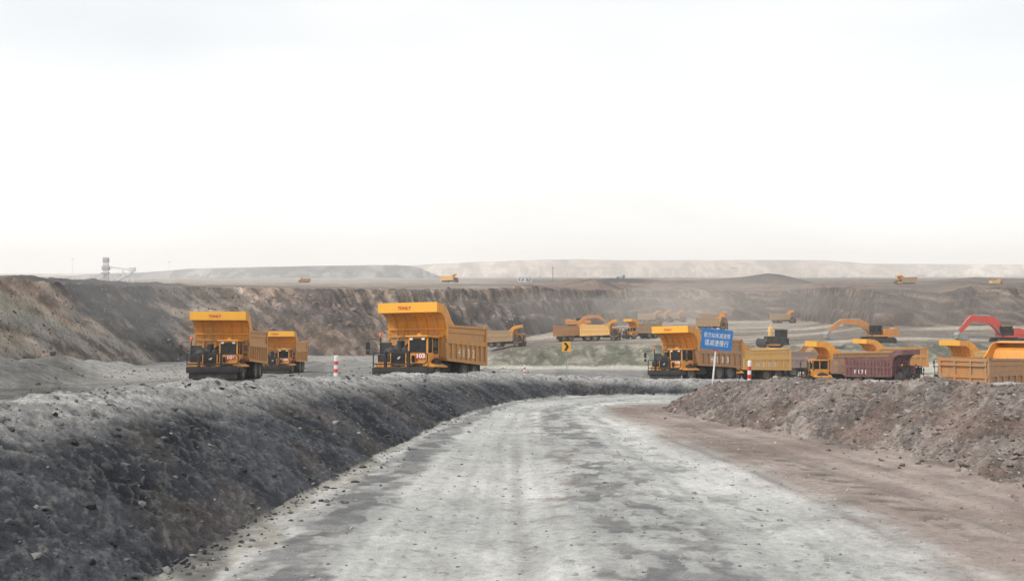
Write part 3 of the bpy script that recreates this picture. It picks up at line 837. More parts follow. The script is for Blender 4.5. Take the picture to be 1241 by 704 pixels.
    for zz in (1.72, 1.10):
        ra.path([(-1.74, .5, zz), (-1.74, .08, zz), (1.36, .08, zz)] + ([(1.50, .10, zz - .12)] if zz > 1.5 else [(1.50, .10, zz + .12)]), .035, 6)
    ra.tube((1.50, .10, 1.60), (1.50, .10, 1.22), .035, 6).tube((-1.74, .08, .95), (-1.74, .08, 1.72), .035, 6)
    for xx in (-.98, .42): ra.bbox(xx - .07, xx + .07, -.02, .12, .55, 1.80, .015)
    ra.tube((-.30, .08, 1.72), (-.30, .08, 1.10), .025, 6)
    ra.build('railing', 'black_steel', root)
    # cab
    X0, X1, Y0, Y1, Z0, Z1 = .20, 1.38, .42, 2.02, .96, 2.62
    cb = MB()
    cb.bbox(X0, X1, Y0, Y1, Z0, 1.72, .025)
    for xx in (X0, X1 - .08): cb.box(xx, xx + .08, Y0 + .002, Y0 + .10, 1.70, 2.56).box(xx, xx + .08, Y1 - .10, Y1 - .002, 1.70, 2.56)
    cb.box(X1 - .07, X1 - .002, 1.08, 1.16, 1.70, 2.56)
    cb.box(X0 + .08, X1 - .08, Y1 - .06, Y1 - .01, 1.70, 2.56)
    cb.box(X0 + .004, X0 + .06, Y0 + .1, Y1 - .1, 1.70, 2.56)
    cb.box(X0 + .05, X1 - .05, Y0 + .01, Y0 + .08, 2.48, 2.56)
    cb.bbox(X0 - .10, X1 + .04, Y0 - .16, Y1 + .03, 2.55, 2.66, .025)
    cb.box(X0 + .5, X0 + .7, Y0 + .1, Y0 + .3, 2.66, 2.78)
    cb.prism([(X1 - .02, .93), (X1 + .42, .93), (X1 + .42, 1.0), (X1 - .02, 1.2)], Y0 + .1, Y1 + .2, 'y')    # step / fender
    cab = cb.build('cab', paintm, root)
    MB().box(X0 + .08, X1 - .08, Y0 + .03, Y0 + .045, 1.72, 2.48).build('windshield', 'glass', cab)
    for ya, yb in ((Y0 + .1, 1.08), (1.16, Y1 - .1)): MB().box(X1 - .03, X1 - .018, ya, yb, 1.74, 2.5).build('side_window', 'glass', cab)
    MB().bbox(X0 + .4, X0 + .85, 1.35, 1.8, 1.4, 2.15, .05).bbox(X0 + .5, X0 + .75, 1.6, 1.75, 2.15, 2.36, .03).build('seat', 'seat_brown', cab)
    st = MB(); pts = [(X0 + .62 + .2 * math.cos(t_ * math.pi / 6), .80 + .07 * math.sin(t_ * math.pi / 6), 1.86 + .16 * math.sin(t_ * math.pi / 6)) for t_ in range(13)]
    st.path(pts, .018, 5).build('steering_wheel', 'black_paint', cab)
    MB().box(X1, X1 + .012, 1.16, Y1 - .08, 1.02, 1.70).box(X1 + .012, X1 + .03, 1.22, 1.34, 1.52, 1.56).build('door', paintm, cab)
    lp = MB()
    for xx in (X0 + .12, X1 - .34):
        MB().bbox(xx, xx + .2, Y0 - .10, Y0 - .02, 2.40, 2.53, .015).build('headlight', 'lamp_lens', cab)
    MB().path([(X0 + .3, Y0 + .02, 1.74), (X0 + .62, Y0 + .018, 2.1)], .012, 5).build('wiper', 'black_paint', cab)
    MB().bbox(.46, .62, .30, .42, 1.2, 1.56, .02).build('air_horn_box', 'black_steel', cab)
    MB().box(.66, .82, .41, .42, 1.28, 1.33).box(.52, 1.1, .405, .418, 1.0, 1.08).build('headlight', 'dark_machine', cab)
    if badge:
        bd = MB().bbox(.66, 1.26, .405, .425, 1.36, 1.66, .008).build('badge', 'letter_red', cab)
        lettering(badge, .30, 'letter_white', bd, facing((.96, .403, 1.52), (1, 0, 0), (0, 0, 1)), bold=.012, width=.5)
        dp = MB().bbox(X1 + .006, X1 + .018, 1.3, 1.8, 1.2, 1.5, .003).build('door_plate', 'sign_red', cab)
    # mirrors
    for sx, xa in ((-1, -1.72), (1, 1.40)):
        mm = MB().path([(xa, .5, 2.45 if sx > 0 else 2.5), (xa + sx * .42, .35, 2.48), (xa + sx * .5, .32, 2.3)], .022, 6)
        mm.bbox(xa + sx * .5 - .12, xa + sx * .5 + .12, .28, .36, 1.92, 2.32, .02).bbox(xa + sx * .5 - .11, xa + sx * .5 + .11, .28, .36, 1.62, 1.84, .02)
        mm.build('mirror', 'black_paint', root)
    # mud flaps
    for sx in (-1, 1): MB().box(min(sx * .75, sx * 1.6), max(sx * .75, sx * 1.6), 7.85, 7.9, .25, 1.1).build('mud_flap', 'tyre', root)
    return root

def children(o): return [c for c in bpy.data.objects if c.parent == o]
_kids = {}
def copy_tree(o, parent=None, swap=None):
    c = o.copy(); COL.objects.link(c); c.parent = parent
    if swap and o.type == 'MESH' and o.material_slots:
        mname = o.material_slots[0].material.name
        if mname in swap:
            c.material_slots[0].link = 'OBJECT'; c.material_slots[0].material = MAT[swap[mname]]
    for ch in children(o): copy_tree(ch, c, swap)
    return c

def seat_on(o, x, y, yaw, s=1.0, slope=None, dz=0.0, span=3.0):
    """stand an object on the terrain, leaning with it"""
    z = ground_z(x, y)
    if slope is None:
        gx = (ground_z(x + span, y) - ground_z(x - span, y)) / (2 * span); gy = (ground_z(x, y + span) - ground_z(x, y - span)) / (2 * span)
        gx = max(-.04, min(.04, gx)); gy = max(-.04, min(.04, gy))
    else: gx, gy = slope
    n = Vector((-gx, -gy, 1)).normalized()
    f = Vector((math.sin(yaw), -math.cos(yaw), 0)); f = (f - n * f.dot(n)).normalized()
    yv = -f; xv = yv.cross(n)
    M = Matrix((xv, yv, n)).transposed().to_4x4(); M.translation = Vector((x, y, z + dz))
    o.matrix_world = M @ Matrix.Scale(s, 4)
    return o

def coal_heap(truck, label, mat, group, hf=.75, hr=.25, seed=0, s=1.0):
    """loose load lying in the bed, a thing of its own"""
    nx, ny = 26, 46; vs = []; fs = []
    X = np.linspace(-1.64, 1.64, nx); Y = np.linspace(2.24, 8.5, ny)
    xx, yy = np.meshgrid(X, Y)
    t = (yy - 2.24) / 6.26
    top = 3.18 + mix(hf, hr, sstep(.25, .95, t)) * (1 - np.abs(xx / 1.64) ** 4) * np.clip(t * 9, .55, 1) * np.clip((1 - t) * 7, 0, 1)
    top = top + (fbm(xx * 1.5 + seed * 9, yy * 1.5, 4, 200 + seed) - .5) * .34 + (ridged(xx * 3 + seed, yy * 3, 3, 210 + seed) - .5) * .14
    top = np.where((np.abs(xx) > 1.6), np.minimum(top, 3.16), top)
    m = MB(); V = [(float(a), float(b), float(c)) for a, b, c in zip(xx.ravel(), yy.ravel(), top.ravel())]
    for i in range(ny - 1):
        for j in range(nx - 1): a = i * nx + j; fs.append((a, a + 1, a + nx + 1, a + nx))
    # underside so that the heap is a closed body
    nb = len(V); V += [(-1.64, 2.24, 1.46), (1.64, 2.24, 1.46), (1.64, 8.5, 1.46), (-1.64, 8.5, 1.46)]
    fs.append((nb, nb + 3, nb + 2, nb + 1))
    fs.append(tuple([nb, nb + 1] + [j for j in range(nx - 1, -1, -1)]))
    fs.append(tuple([nb + 2, nb + 3] + [(ny - 1) * nx + j for j in range(nx)]))
    fs.append(tuple([nb + 1, nb + 2] + [i * nx + nx - 1 for i in range(ny - 1, -1, -1)]))
    fs.append(tuple([nb + 3, nb] + [i * nx for i in range(ny)]))
    m.add(V, fs, True)
    o = m.build('coal_load' if mat == 'coal' else 'earth_load', mat)
    tag(o, label, 'load', group)
    o.matrix_world = truck.matrix_world.copy()
    return o

def P(px, d): return (px - CX) / F * d, d

# ------------------------------------------------------------------ build the ground
GV, GT, GE, GREG = build_terrain()
# strip of ground behind the camera
bk = MB().add([(-400, -500, CAMZ - .5), (400, -500, CAMZ - .5), (400, -1.9, -.35), (-400, -1.9, -.35)], [(0, 1, 2, 3)]).build('ground', 'dirt')
tag(bk, kind='structure')

# ------------------------------------------------------------------ trucks
GR_N = 'mining dump trucks climbing the haul road'
GR_Q = 'dump trucks queueing on the lower level'
GR_F = 'dump trucks far across the pit'
trucks = {}
def near_truck(key, px, d, yaw, s, slope, **kw):
    t = make_truck(**kw); x, y = P(px, d)
    seat_on(t, x, y, R(yaw), s, slope, kw.get('dz', 0)); trucks[key] = t
    return t

SL = (0, -.082)
near_truck('a', 486, 57, -19, 1.02, (0, -.10), label='large yellow dump truck nearest the road, its side marked H132', group=GR_N, number='H132', brand='TONLY', badge='103')
near_truck('b', 259, 65, 3, .99, (0, -.085), label='leftmost yellow dump truck seen almost head on, tyres showing on grey gravel', group=GR_N, brand='TONLY', badge='106')
near_truck('c', 333, 104, 1, .98, (0, -.06), label='smaller looking yellow dump truck following behind the leftmost one', group=GR_N, brand='TONLY', badge='108')
near_truck('d', 806, 85, -45, 1.03, (0, -.085), label='yellow dump truck partly hidden behind the blue road sign', group=GR_N, bed='bed_brown', number='H133', brand='TONLY', badge='105')
near_truck('e', 868, 107, -63, 1.0, (0, -.05), label='pale yellow dump truck with its side marked H500 and rear wheels in view', group=GR_Q, bed='bed_clean', number='H500')
near_truck('f', 975, 103, -88, 1.0, (0, -.05), label='dump truck with orange cab and round orange panels on its dusty grey bed', group=GR_Q, bed='bed_brown', number='H593', panel='panel_orange')
near_truck('g', 1036, 125, -82, 1.0, (0, -.05), label='yellow dump truck behind the dark maroon truck, only canopy and rim showing', group=GR_Q)
near_truck('h', 1112, 95, 37, .79, (0, -.05), label='dark maroon dump truck facing right, its side marked P171', group=GR_Q, bed='bed_maroon', paintm='bed_maroon', number='P171', numside=-1, slope_ribs=13)
near_truck('i', 1252, 71, 125, .98, (0, -.05), label='brownish orange dump truck showing its tailgate above the right embankment', group=GR_Q, bed='bed_brown')
near_truck('j', 1144, 106, -80, 1.0, (0, -.05), label='bright yellow dump truck under the red excavator at the right', group=GR_Q, bed='bed_clean')
near_truck('k', 1000, 127, 100, .9, (0, -.05), label='reddish dusty dump truck between the H500 bed and the orange cab', group=GR_Q, bed='bed_pink', paintm='bed_brown')

GL = 'loads heaped in the truck beds'
coal_heap(trucks['a'], 'heap of black coal in the bed of the truck marked H132', 'coal', GL, 1.38, .12, 1)
coal_heap(trucks['b'], 'heap of grey coal in the bed of the leftmost truck', 'coal', GL, .95, .25, 2)
coal_heap(trucks['c'], 'heap of dark coal in the truck following the leftmost one', 'coal', GL, .9, .2, 3)
coal_heap(trucks['d'], 'heap of black coal in the truck behind the blue sign', 'coal', GL, 1.0, .1, 4)
coal_heap(trucks['e'], 'brown earth under the canopy of the truck marked H500', 'earth_load', GL, .2, -.3, 5)
coal_heap(trucks['f'], 'brown earth heap in the truck with round orange panels', 'earth_load', GL, .4, .1, 6)
coal_heap(trucks['j'], 'yellow-brown earth in the truck under the red excavator', 'earth_load', GL, .1, .05, 7)
coal_heap(trucks['g'], 'brown earth in the truck behind the maroon one', 'earth_load', GL, .3, .1, 8)

proto = make_truck('proto', GR_F, bed='bed_tan', paintm='truck_yellow', number='')
far_spots = [
 (636, 217, 74, 1.0, 'bed_tan', 'yellow dump truck facing right beyond the rear of the truck marked H132'),
 (752, 224, 76, 1.0, 'bed_clean', 'yellow dump truck facing right, parked under the small excavator'),
 (718, 231, 100, 1.0, 'bed_brown', 'dusty brown dump truck above the yellow chevron sign'),
 (758, 230, -66, 1.0, 'bed_tan', 'yellow dump truck facing left, meeting the one under the excavator'),
 (803, 365, 66, 1.0, 'bed_tan', 'leftmost of three dust-veiled dump trucks in a row'),
 (815, 378, 68, 1.0, 'bed_tan', 'middle of three dust-veiled dump trucks in a row'),
 (831, 384, 70, 1.0, 'bed_tan', 'rightmost of three dust-veiled dump trucks in a row'),
 (882, 282, 80, 1.0, 'bed_tan', 'tan dump truck right above the blue road sign'),
 (882, 332, 78, 1.0, 'bed_tan', 'tan dump truck farther back, just over the one above the blue sign'),
 (964, 362, 84, 1.0, 'bed_tan', 'lone tan dump truck facing right on the far pit floor'),
 (555, 520, 80, 1.0, 'bed_clean', 'tiny yellow dump truck on the plateau above the truck marked H132'),
 (1086, 430, -80, 1.0, 'bed_tan', 'tiny yellow dump truck on the right plateau rim'),
 (1214, 440, 100, .6, 'bed_clean', 'tiny orange dump truck on the plateau at the far right edge'),
 (362, 480, -70, .62, 'bed_brown', 'tiny reddish dump truck on the plateau above the left pit wall'),
]
for i, (px, d, yaw, s, bedm, lab) in enumerate(far_spots):
    t = proto if i == 0 else copy_tree(proto, None, {'bed_tan': bedm})
    t['label'] = lab
    x, y = P(px, d); seat_on(t, x, y, R(yaw), s)

# ------------------------------------------------------------------ excavators (facing -X, tracks centred on origin)
def make_excavator(label, body, arm, group, bz=1.0):
    root = empty('excavator'); tag(root, label, 'excavator', group)
    for sy in (-1, 1):
        prof = []
        for i in range(9): a = math.pi / 2 + math.pi * i / 8; prof.append((-2.0 + .5 * math.cos(a), .5 + .5 * math.sin(a)))
        for i in range(9): a = -math.pi / 2 + math.pi * i / 8; prof.append((2.0 + .5 * math.cos(a), .5 + .5 * math.sin(a)))
        y0, y1 = (sy * 1.0, sy * 1.6)
        m = MB().prism(prof, min(y0, y1), max(y0, y1), 'y')
        for i in range(18):
            xx = -2.1 + i * .25; m.box(xx, xx + .1, min(y0, y1) - .01, max(y0, y1) + .01, -.02, .03).box(xx, xx + .1, min(y0, y1) - .01, max(y0, y1) + .01, .97, 1.04)
        tr = m.build('track', 'tyre', root)
        rl = MB()
        for xx in (-2.0, -1.2, -.4, .4, 1.2, 2.0): rl.tube((xx, sy * 1.6, .42), (xx, sy * 1.66, .42), .26, 12)
        rl.build('roller', 'black_steel', tr)
    MB().box(-1.2, 1.2, -1.0, 1.0, .4, 1.0).tube((0, 0, .95), (0, 0, 1.2), .8, 18).build('undercarriage', 'black_steel', root)
    MB().bbox(-1.5, 2.1, -1.5, 1.5, 1.18, 1.5, .04).bbox(.2, 2.1, -1.5, 1.5, 1.5, 2.55, .07).bbox(-1.5, .2, .2, 1.5, 1.5, 2.2, .05).build('body', body, root)
    MB().prism([(2.1, 1.25), (2.75, 1.3), (3.0, 1.6), (3.0, 2.3), (2.75, 2.55), (2.1, 2.55)], -1.45, 1.45, 'y').build('counterweight', body, root)
    MB().tube((1.0, .7, 2.55), (1.0, .7, 3.0), .09, 10).box(.4, 1.5, -1.3, -.2, 2.55, 2.63).build('exhaust', 'black_steel', root)
    cab = MB().box(-1.75, -.1, -1.48, -.55, 1.5, 2.0).box(-1.75, -.1, -1.48, -.55, 2.95, 3.05).box(-.18, -.1, -1.48, -.55, 2.0, 2.95).box(-1.75, -1.68, -1.48, -1.42, 2.0, 2.95).box(-1.75, -1.68, -.61, -.55, 2.0, 2.95).box(-1.0, -.93, -1.48, -1.43, 2.0, 2.95).build('cab', 'black_steel', root)
    MB().box(-1.72, -.16, -1.44, -.6, 2.0, 2.94).build('window', 'glass', cab)
    def limb(pts, w0, w1):
        """tapered plate limb along pts in x,z with half heights"""
        up = [(p[0], p[1] + h_) for p, h_ in pts]; dn = [(p[0], p[1] - h_) for p, h_ in reversed(pts)]
        return MB().prism(up + dn, w0, w1, 'y')
    def lo(p): return (p[0], 2 + (p[1] - 2) * bz) if len(p) == 2 else (p[0], p[1], 2 + (p[2] - 2) * bz)
    boom = MB()
    top = [(-.6, 2.1), (-1.75, 4.15), (-2.9, 5.1), (-6.3, 5.1), (-6.75, 4.7)]
    bot = [(-6.45, 4.05), (-3.55, 3.75), (-3.0, 3.2), (-1.75, 1.85), (-.9, 1.6)]
    boom.prism([lo(p) for p in top + bot], -.32, .32, 'y')
    boom.build('boom', arm, root)
    st = MB().prism([lo(p) for p in [(-5.7, 5.35), (-6.4, 5.3), (-7.3, 4.4), (-8.65, 2.2), (-8.35, 1.8), (-6.3, 4.1)]], -.25, .25, 'y')
    st.build('stick', arm, root)
    bk = MB()
    prof = [(-8.7, 2.1), (-9.15, 1.6), (-9.05, .95), (-8.5, .6), (-7.7, .62), (-6.9, .95), (-6.85, 1.05), (-7.7, .78), (-8.4, .78), (-8.85, 1.05), (-8.95, 1.55), (-8.6, 1.95)]
    bk.prism(prof, -.75, .75, 'y')
    for sy in (-.75, .69): bk.prism([(-8.65, 2.05), (-9.1, 1.6), (-9.0, .97), (-8.48, .64), (-7.7, .66), (-6.95, 1.0), (-7.9, 1.5)], sy, sy + .06, 'y')
    for i in range(5): bk.prism([(-6.9, .92), (-6.6, 1.14), (-6.9, 1.06)], -.7 + i * .32, -.6 + i * .32, 'y')
    bk.build('bucket', 'steel_grey', root)
    for pa, pb in (((-1.6, .42, 1.7), (-2.6, .42, 3.6)), ((-1.6, -.42, 1.7), (-2.6, -.42, 3.6)), ((-3.2, 0, 5.15), (-5.9, 0, 5.4)), ((-6.7, 0, 4.9), (-8.5, 0, 2.75))):
        pa = Vector(lo(pa)); pb = Vector(lo(pb)); mid = pa.lerp(pb, .58)
        MB().tube(pa, mid, .13, 10).tube(mid, pb, .07, 8).build('hydraulic_cylinder', 'steel_grey', root)
    MB().path([(-8.5, 0, 2.6), (-8.9, 0, 2.2), (-8.75, 0, 1.9)], .08, 8).build('linkage', 'steel_grey', root)
    return root

GE_ = 'excavators loading the trucks'
ex1 = make_excavator('red excavator on the right bench with its bucket lowered to the left', 'excavator_red', 'excavator_red', GE_, .86)
ex2 = make_excavator('orange excavator on the bench above the maroon truck', 'excavator_orange', 'excavator_orange', GE_, .62)
ex3 = make_excavator('small dusty orange excavator on a mound behind the middle trucks', 'excavator_orange', 'excavator_orange', GE_, .55)
for ob, px, d, yaw, s, dz in ((ex1, 1222, 166.5, 4, .97, -.35), (ex2, 1064, 170, 6, 1.0, -.1), (ex3, 698, 250, 172, .85, 0)):
    x, y = P(px, d); seat_on(ob, x, y, R(yaw), s, (0, 0), dz)

# ------------------------------------------------------------------ bulldozer
def make_dozer():
    root = empty('bulldozer'); tag(root, 'dark bulldozer with a tall yellow mast working behind the H500 truck', 'bulldozer')
    for sy in (-1, 1):
        prof = [(-1.9, .35), (-1.5, 0), (1.5, 0), (1.9, .35), (1.6, .8), (0.9, 1.15), (-.2, .95), (-1.6, .8)]
        MB().prism(prof, *( (.75, 1.3) if sy > 0 else (-1.3, -.75)), 'y').build('track', 'tyre', root)
    MB().bbox(-1.9, .2, -.7, .7, .6, 1.9, .08).bbox(.2, 1.7, -1.1, 1.1, .7, 1.6, .08).build('body', 'dark_machine', root)
    cab = MB().box(.1, 1.5, -.85, .85, 1.6, 1.95).bbox(.0, 1.6, -.95, .95, 2.85, 3.0, .03)
    for xx in (.1, 1.42):
        for yy in (-.85, .77): cab.box(xx, xx + .08, yy, yy + .08, 1.95, 2.85)
    cb = cab.build('cab', 'dark_machine', root)
    MB().box(.14, 1.46, -.81, .81, 1.95, 2.85).build('window', 'glass', cb)
    pr = [(-2.5, .1), (-2.75, .6), (-2.7, 1.15), (-2.45, 1.5), (-2.35, 1.5), (-2.6, 1.1), (-2.62, .6), (-2.38, .1)]
    MB().prism(pr, -1.9, 1.9, 'y').build('blade', 'dark_machine', root)
    for yy in (-1.35, 1.35): MB().box(-2.5, 0, yy - .08, yy + .08, .45, .7).build('push_arm', 'excavator_orange', root)
    MB().bbox(-1.3, -.75, -.35, .35, 1.88, 3.35, .06).tube((-1.0, 0, 3.3), (-1.0, 0, 3.95), .09, 10).box(-1.35, -1.2, -.5, .5, 2.6, 2.9).build('mast', 'bed_clean', root)
    return root
dz_ = make_dozer(); x, y = P(941, 186); seat_on(dz_, x, y, R(10), 1.12, (0, 0), .25)

# ------------------------------------------------------------------ signs and posts
def blue_sign():
    root = empty('road_sign'); tag(root, 'blue road sign with two rows of white Chinese writing on a leaning white pole', 'road sign')
    MB().tube((0, 0, -.25), (0, 0, 1.99), .032, 14).lathe([(.032, 1.99), (.02, 2.01), (.001, 2.02)], (0, 0, 0), 'z', 14).tube((0, 0, .9), (0, 0, .93), .036, 14).build('pole', 'white_paint', root)
    w, h_, zc = .545, .365, 1.60
    m = MB(); rr = .05; prof = []
    for cx_, cz_, a0 in ((w - rr, zc + h_ - rr, 0), (-w + rr, zc + h_ - rr, 90), (-w + rr, zc - h_ + rr, 180), (w - rr, zc - h_ + rr, 270)):
        for i in range(5): a = R(a0 + 22.5 * i); prof.append((cx_ + rr * math.cos(a), cz_ + rr * math.sin(a)))
    pan = m.prism(prof, -.062, -.044, 'y').build('sign_panel', 'sign_blue', root)
    lettering('前方50米减速带', .205, 'white_paint', pan, facing((0, -.064, zc + .125), (1, 0, 0), (0, 0, 1)), .002, width=.92, bold=.0)
    lettering('请减速慢行', .245, 'white_paint', pan, facing((0, -.064, zc - .145), (1, 0, 0), (0, 0, 1)), .002, width=.84, bold=.0)
    cl = MB()
    for zz in (zc - .22, zc + .22): cl.box(-.06, .06, -.044, .036, zz - .02, zz + .02)
    cl.box(-.12, .08, -.05, -.03, zc - h_ - .05, zc - h_ - .005)
    cl.build('clamp', 'sign_red', root)
    return root
bs = blue_sign()
sx, sy = P(863.5, 36.6); szz = ground_z(sx, sy)
bs.matrix_world = Matrix.Translation((sx, sy, szz - .02)) @ Matrix.Rotation(R(5.5), 4, 'Y') @ Matrix.Rotation(R(-8), 4, 'Z')

def chevron_sign():
    root = empty('chevron_sign'); tag(root, 'small yellow sign with a black arrow chevron on a thin grey post', 'road sign')
    MB().tube((0, 0, -.3), (0, 0, 1.93), .024, 10).build('pole', 'steel_grey', root)
    pan = MB().bbox(-.235, .235, -.04, -.025, 1.36, 1.91, .004).build('sign_panel', 'sign_yellow', root)
    MB().prism([(-.14, 1.85), (.0, 1.85), (.14, 1.635), (.0, 1.42), (-.14, 1.42), (.0, 1.635)], -.046, -.0405, 'y').build('arrow', 'black_paint', pan)
    return root
cs_ = chevron_sign(); x, y = P(687, 55.4); cs_.matrix_world = Matrix.Translation((x, y, ground_z(x, y))) @ Matrix.Rotation(R(-1.0), 4, 'Y')

def marker_post(label, x, y, h, r, tilt, group='red and white marker posts'):
    o = empty('marker_post'); tag(o, label, 'marker post', group)
    n = 5; z0 = -.15
    MB().tube((0, 0, z0), (0, 0, h), r, 14).lathe([(r, h), (r * .8, h + .012), (.001, h + .015)], (0, 0, 0), 'z', 14).build('post', 'white_paint', o)
    for a, b in ((.17, .36), (.56, .75)):
        MB().tube((0, 0, h * a), (0, 0, h * b), r * 1.03, 14).build('red_band', 'sign_red', o)
    o.matrix_world = Matrix.Translation((x, y, ground_z(x, y))) @ Matrix.Rotation(R(tilt), 4, 'Y')
    return o
x, y = P(407, 27.6); marker_post('red and white post on the left embankment beside the truck marked H132', x, y, .53, .055, 1)
x, y = P(636, 53.5); marker_post('thin red and white post at the bend of the road, left of the chevron sign', x, y, .52, .045, -2)
x, y = P(908, 34.0); marker_post('red and white post on the right embankment beside the truck marked H500', x, y, .70, .062, 1)

# ------------------------------------------------------------------ far structures
def far_tower():
    root = empty('coal_crusher'); tag(root, 'pale lattice crusher tower with inclined conveyors on the left skyline', 'crusher tower')
    L = MB(); Ht = 17.
    for xx in (-1.3, 1.3):
        for yy in (-1.3, 1.3): L.box(xx - .16, xx + .16, yy - .16, yy + .16, -3, Ht)
    for i in range(6):
        z0 = i * Ht / 6; z1 = z0 + Ht / 6
        for yy in (-1.3, 1.3): L.tube((-1.3, yy, z0), (1.3, yy, z1), .1, 5).tube((1.3, yy, z0), (-1.3, yy, z1), .1, 5); L.box(-1.4, 1.4, yy - .1, yy + .1, z1 - .1, z1 + .1)
    L.build('tower', 'far_grey', root)
    for bb in ((-2.4, 2.4, -2, 2, 8, 11), (-1.8, 1.8, -1.8, 1.8, 13.5, 16.5), (-3, 2, -1.6, 1.6, 5, 6.5)): MB().bbox(*bb, .2).build('machine_house', 'far_grey', root)
    MB().prism([(2, 9.6), (20, 7.4), (20, 8.4), (2, 10.8)], -1, 1, 'y').build('conveyor', 'far_white', root)
    MB().prism([(-7, 0), (1.5, 5), (1.5, 6.2), (-7, 1.2)], -1, 1, 'y').build('conveyor', 'far_white', root)
    MB().prism([(8, .4), (18, 5.4), (18, 6.6), (8, 1.6)], -1, 1, 'y').build('conveyor', 'far_white', root)
    m = MB()
    for xx, zz in ((-6, 1), (-9, 5), (4, 5.5), (10, 3), (15, 6), (19, 7.4), (12, 8)): m.box(xx - .35, xx + .35, -.35, .35, -3, zz)
    m.bbox(16.5, 20.5, -1.8, 1.8, 7, 10, .2)
    m.build('support_leg', 'far_white', root)
    return root
ft = far_tower(); x, y = P(128.5, 420); ft.matrix_world = Matrix.Translation((x, y, ground_z(x, y))) @ Matrix.Scale(.58, 4)
def light_mast(px, d, h, label):
    root = empty('light_mast'); tag(root, label, 'light mast', 'light masts on the left plateau')
    MB().tube((0, 0, -2), (0, 0, h), .13, 8, .05).build('pole', 'mast_pale', root)
    MB().box(-.5, .5, -.1, .1, h, h + .15).box(-.45, -.15, -.2, .1, h + .1, h + .4).box(.15, .45, -.2, .1, h + .1, h + .4).build('lamp_head', 'mast_pale', root)
    x, y = P(px, d); root.matrix_world = Matrix.Translation((x, y, ground_z(x, y)))
light_mast(205, 420, 8.8, 'slim white light mast on the left plateau, right of the crusher tower')
light_mast(88, 430, 8.6, 'slim white light mast left of the crusher tower')
pole = empty('utility_pole'); tag(pole, 'lone dark utility pole on the skyline near the picture centre', 'utility pole')
MB().tube((0, 0, -2), (0, 0, 10.2), .22, 8, .16).build('pole', 'wood_pole', pole)
MB().box(-.9, .9, -.08, .08, 9.3, 9.5).build('crossarm', 'wood_pole', pole)
x, y = P(670, 640); pole.matrix_world = Matrix.Translation((x, y, ground_z(x, y)))
def cabin(px, d, w, label):
    root = empty('site_cabin'); tag(root, label, 'cabin', 'white site cabins on the plateau')
    MB().box(-w / 2, w / 2, -1.5, 1.5, -.6, 2.7).build('wall', 'far_white', root)
    MB().prism([(-1.7, 2.7), (1.7, 2.7), (1.7, 2.8), (0, 3.2), (-1.7, 2.8)], -w / 2 - .2, w / 2 + .2, 'x').build('roof', 'far_grey', root)
    for xx in (-w * .28, w * .22): MB().box(xx - .45, xx + .45, -1.56, -1.503, .9, 1.9).build('window', 'glass', root)
    MB().box(-.45, .45, -1.55, -1.502, -.5, 1.7).build('door', 'far_grey', root)
    x, y = P(px, d); root.matrix_world = Matrix.Translation((x, y, ground_z(x, y) - .1))
cabin(632, 590, 4.4, 'larger white site cabin on the rim near the centre'); cabin(641, 594, 3.4, 'smaller white site cabin right beside the larger one')
def lorry(px, d, label):
    root = empty('lorry'); tag(root, label, 'lorry')
    MB().bbox(-2.6, 1.2, -1.1, 1.1, .9, 2.9, .06).build('cargo_box', 'far_white', root)
    cab = MB().bbox(1.3, 2.8, -1.05, 1.05, .6, 2.3, .1).build('cab', 'blue_paint', root)
    MB().box(2.3, 2.81, -.9, .9, 1.5, 2.1).build('windshield', 'glass', cab)
    MB().box(-2.6, 2.6, -.5, .5, .5, .9).build('chassis', 'black_steel', root)
    for xx in (-1.7, 2.0):
        for yy in (-.95, .95): MB().tube((xx, yy - .14, .45), (xx, yy + .14, .45), .45, 14).build('wheel', 'tyre', root)
    x, y = P(px, d); root.matrix_world = Matrix.Translation((x, y, ground_z(x, y)))
lorry(752, 655, 'small blue and white lorry on the dark ridge right of the utility pole')

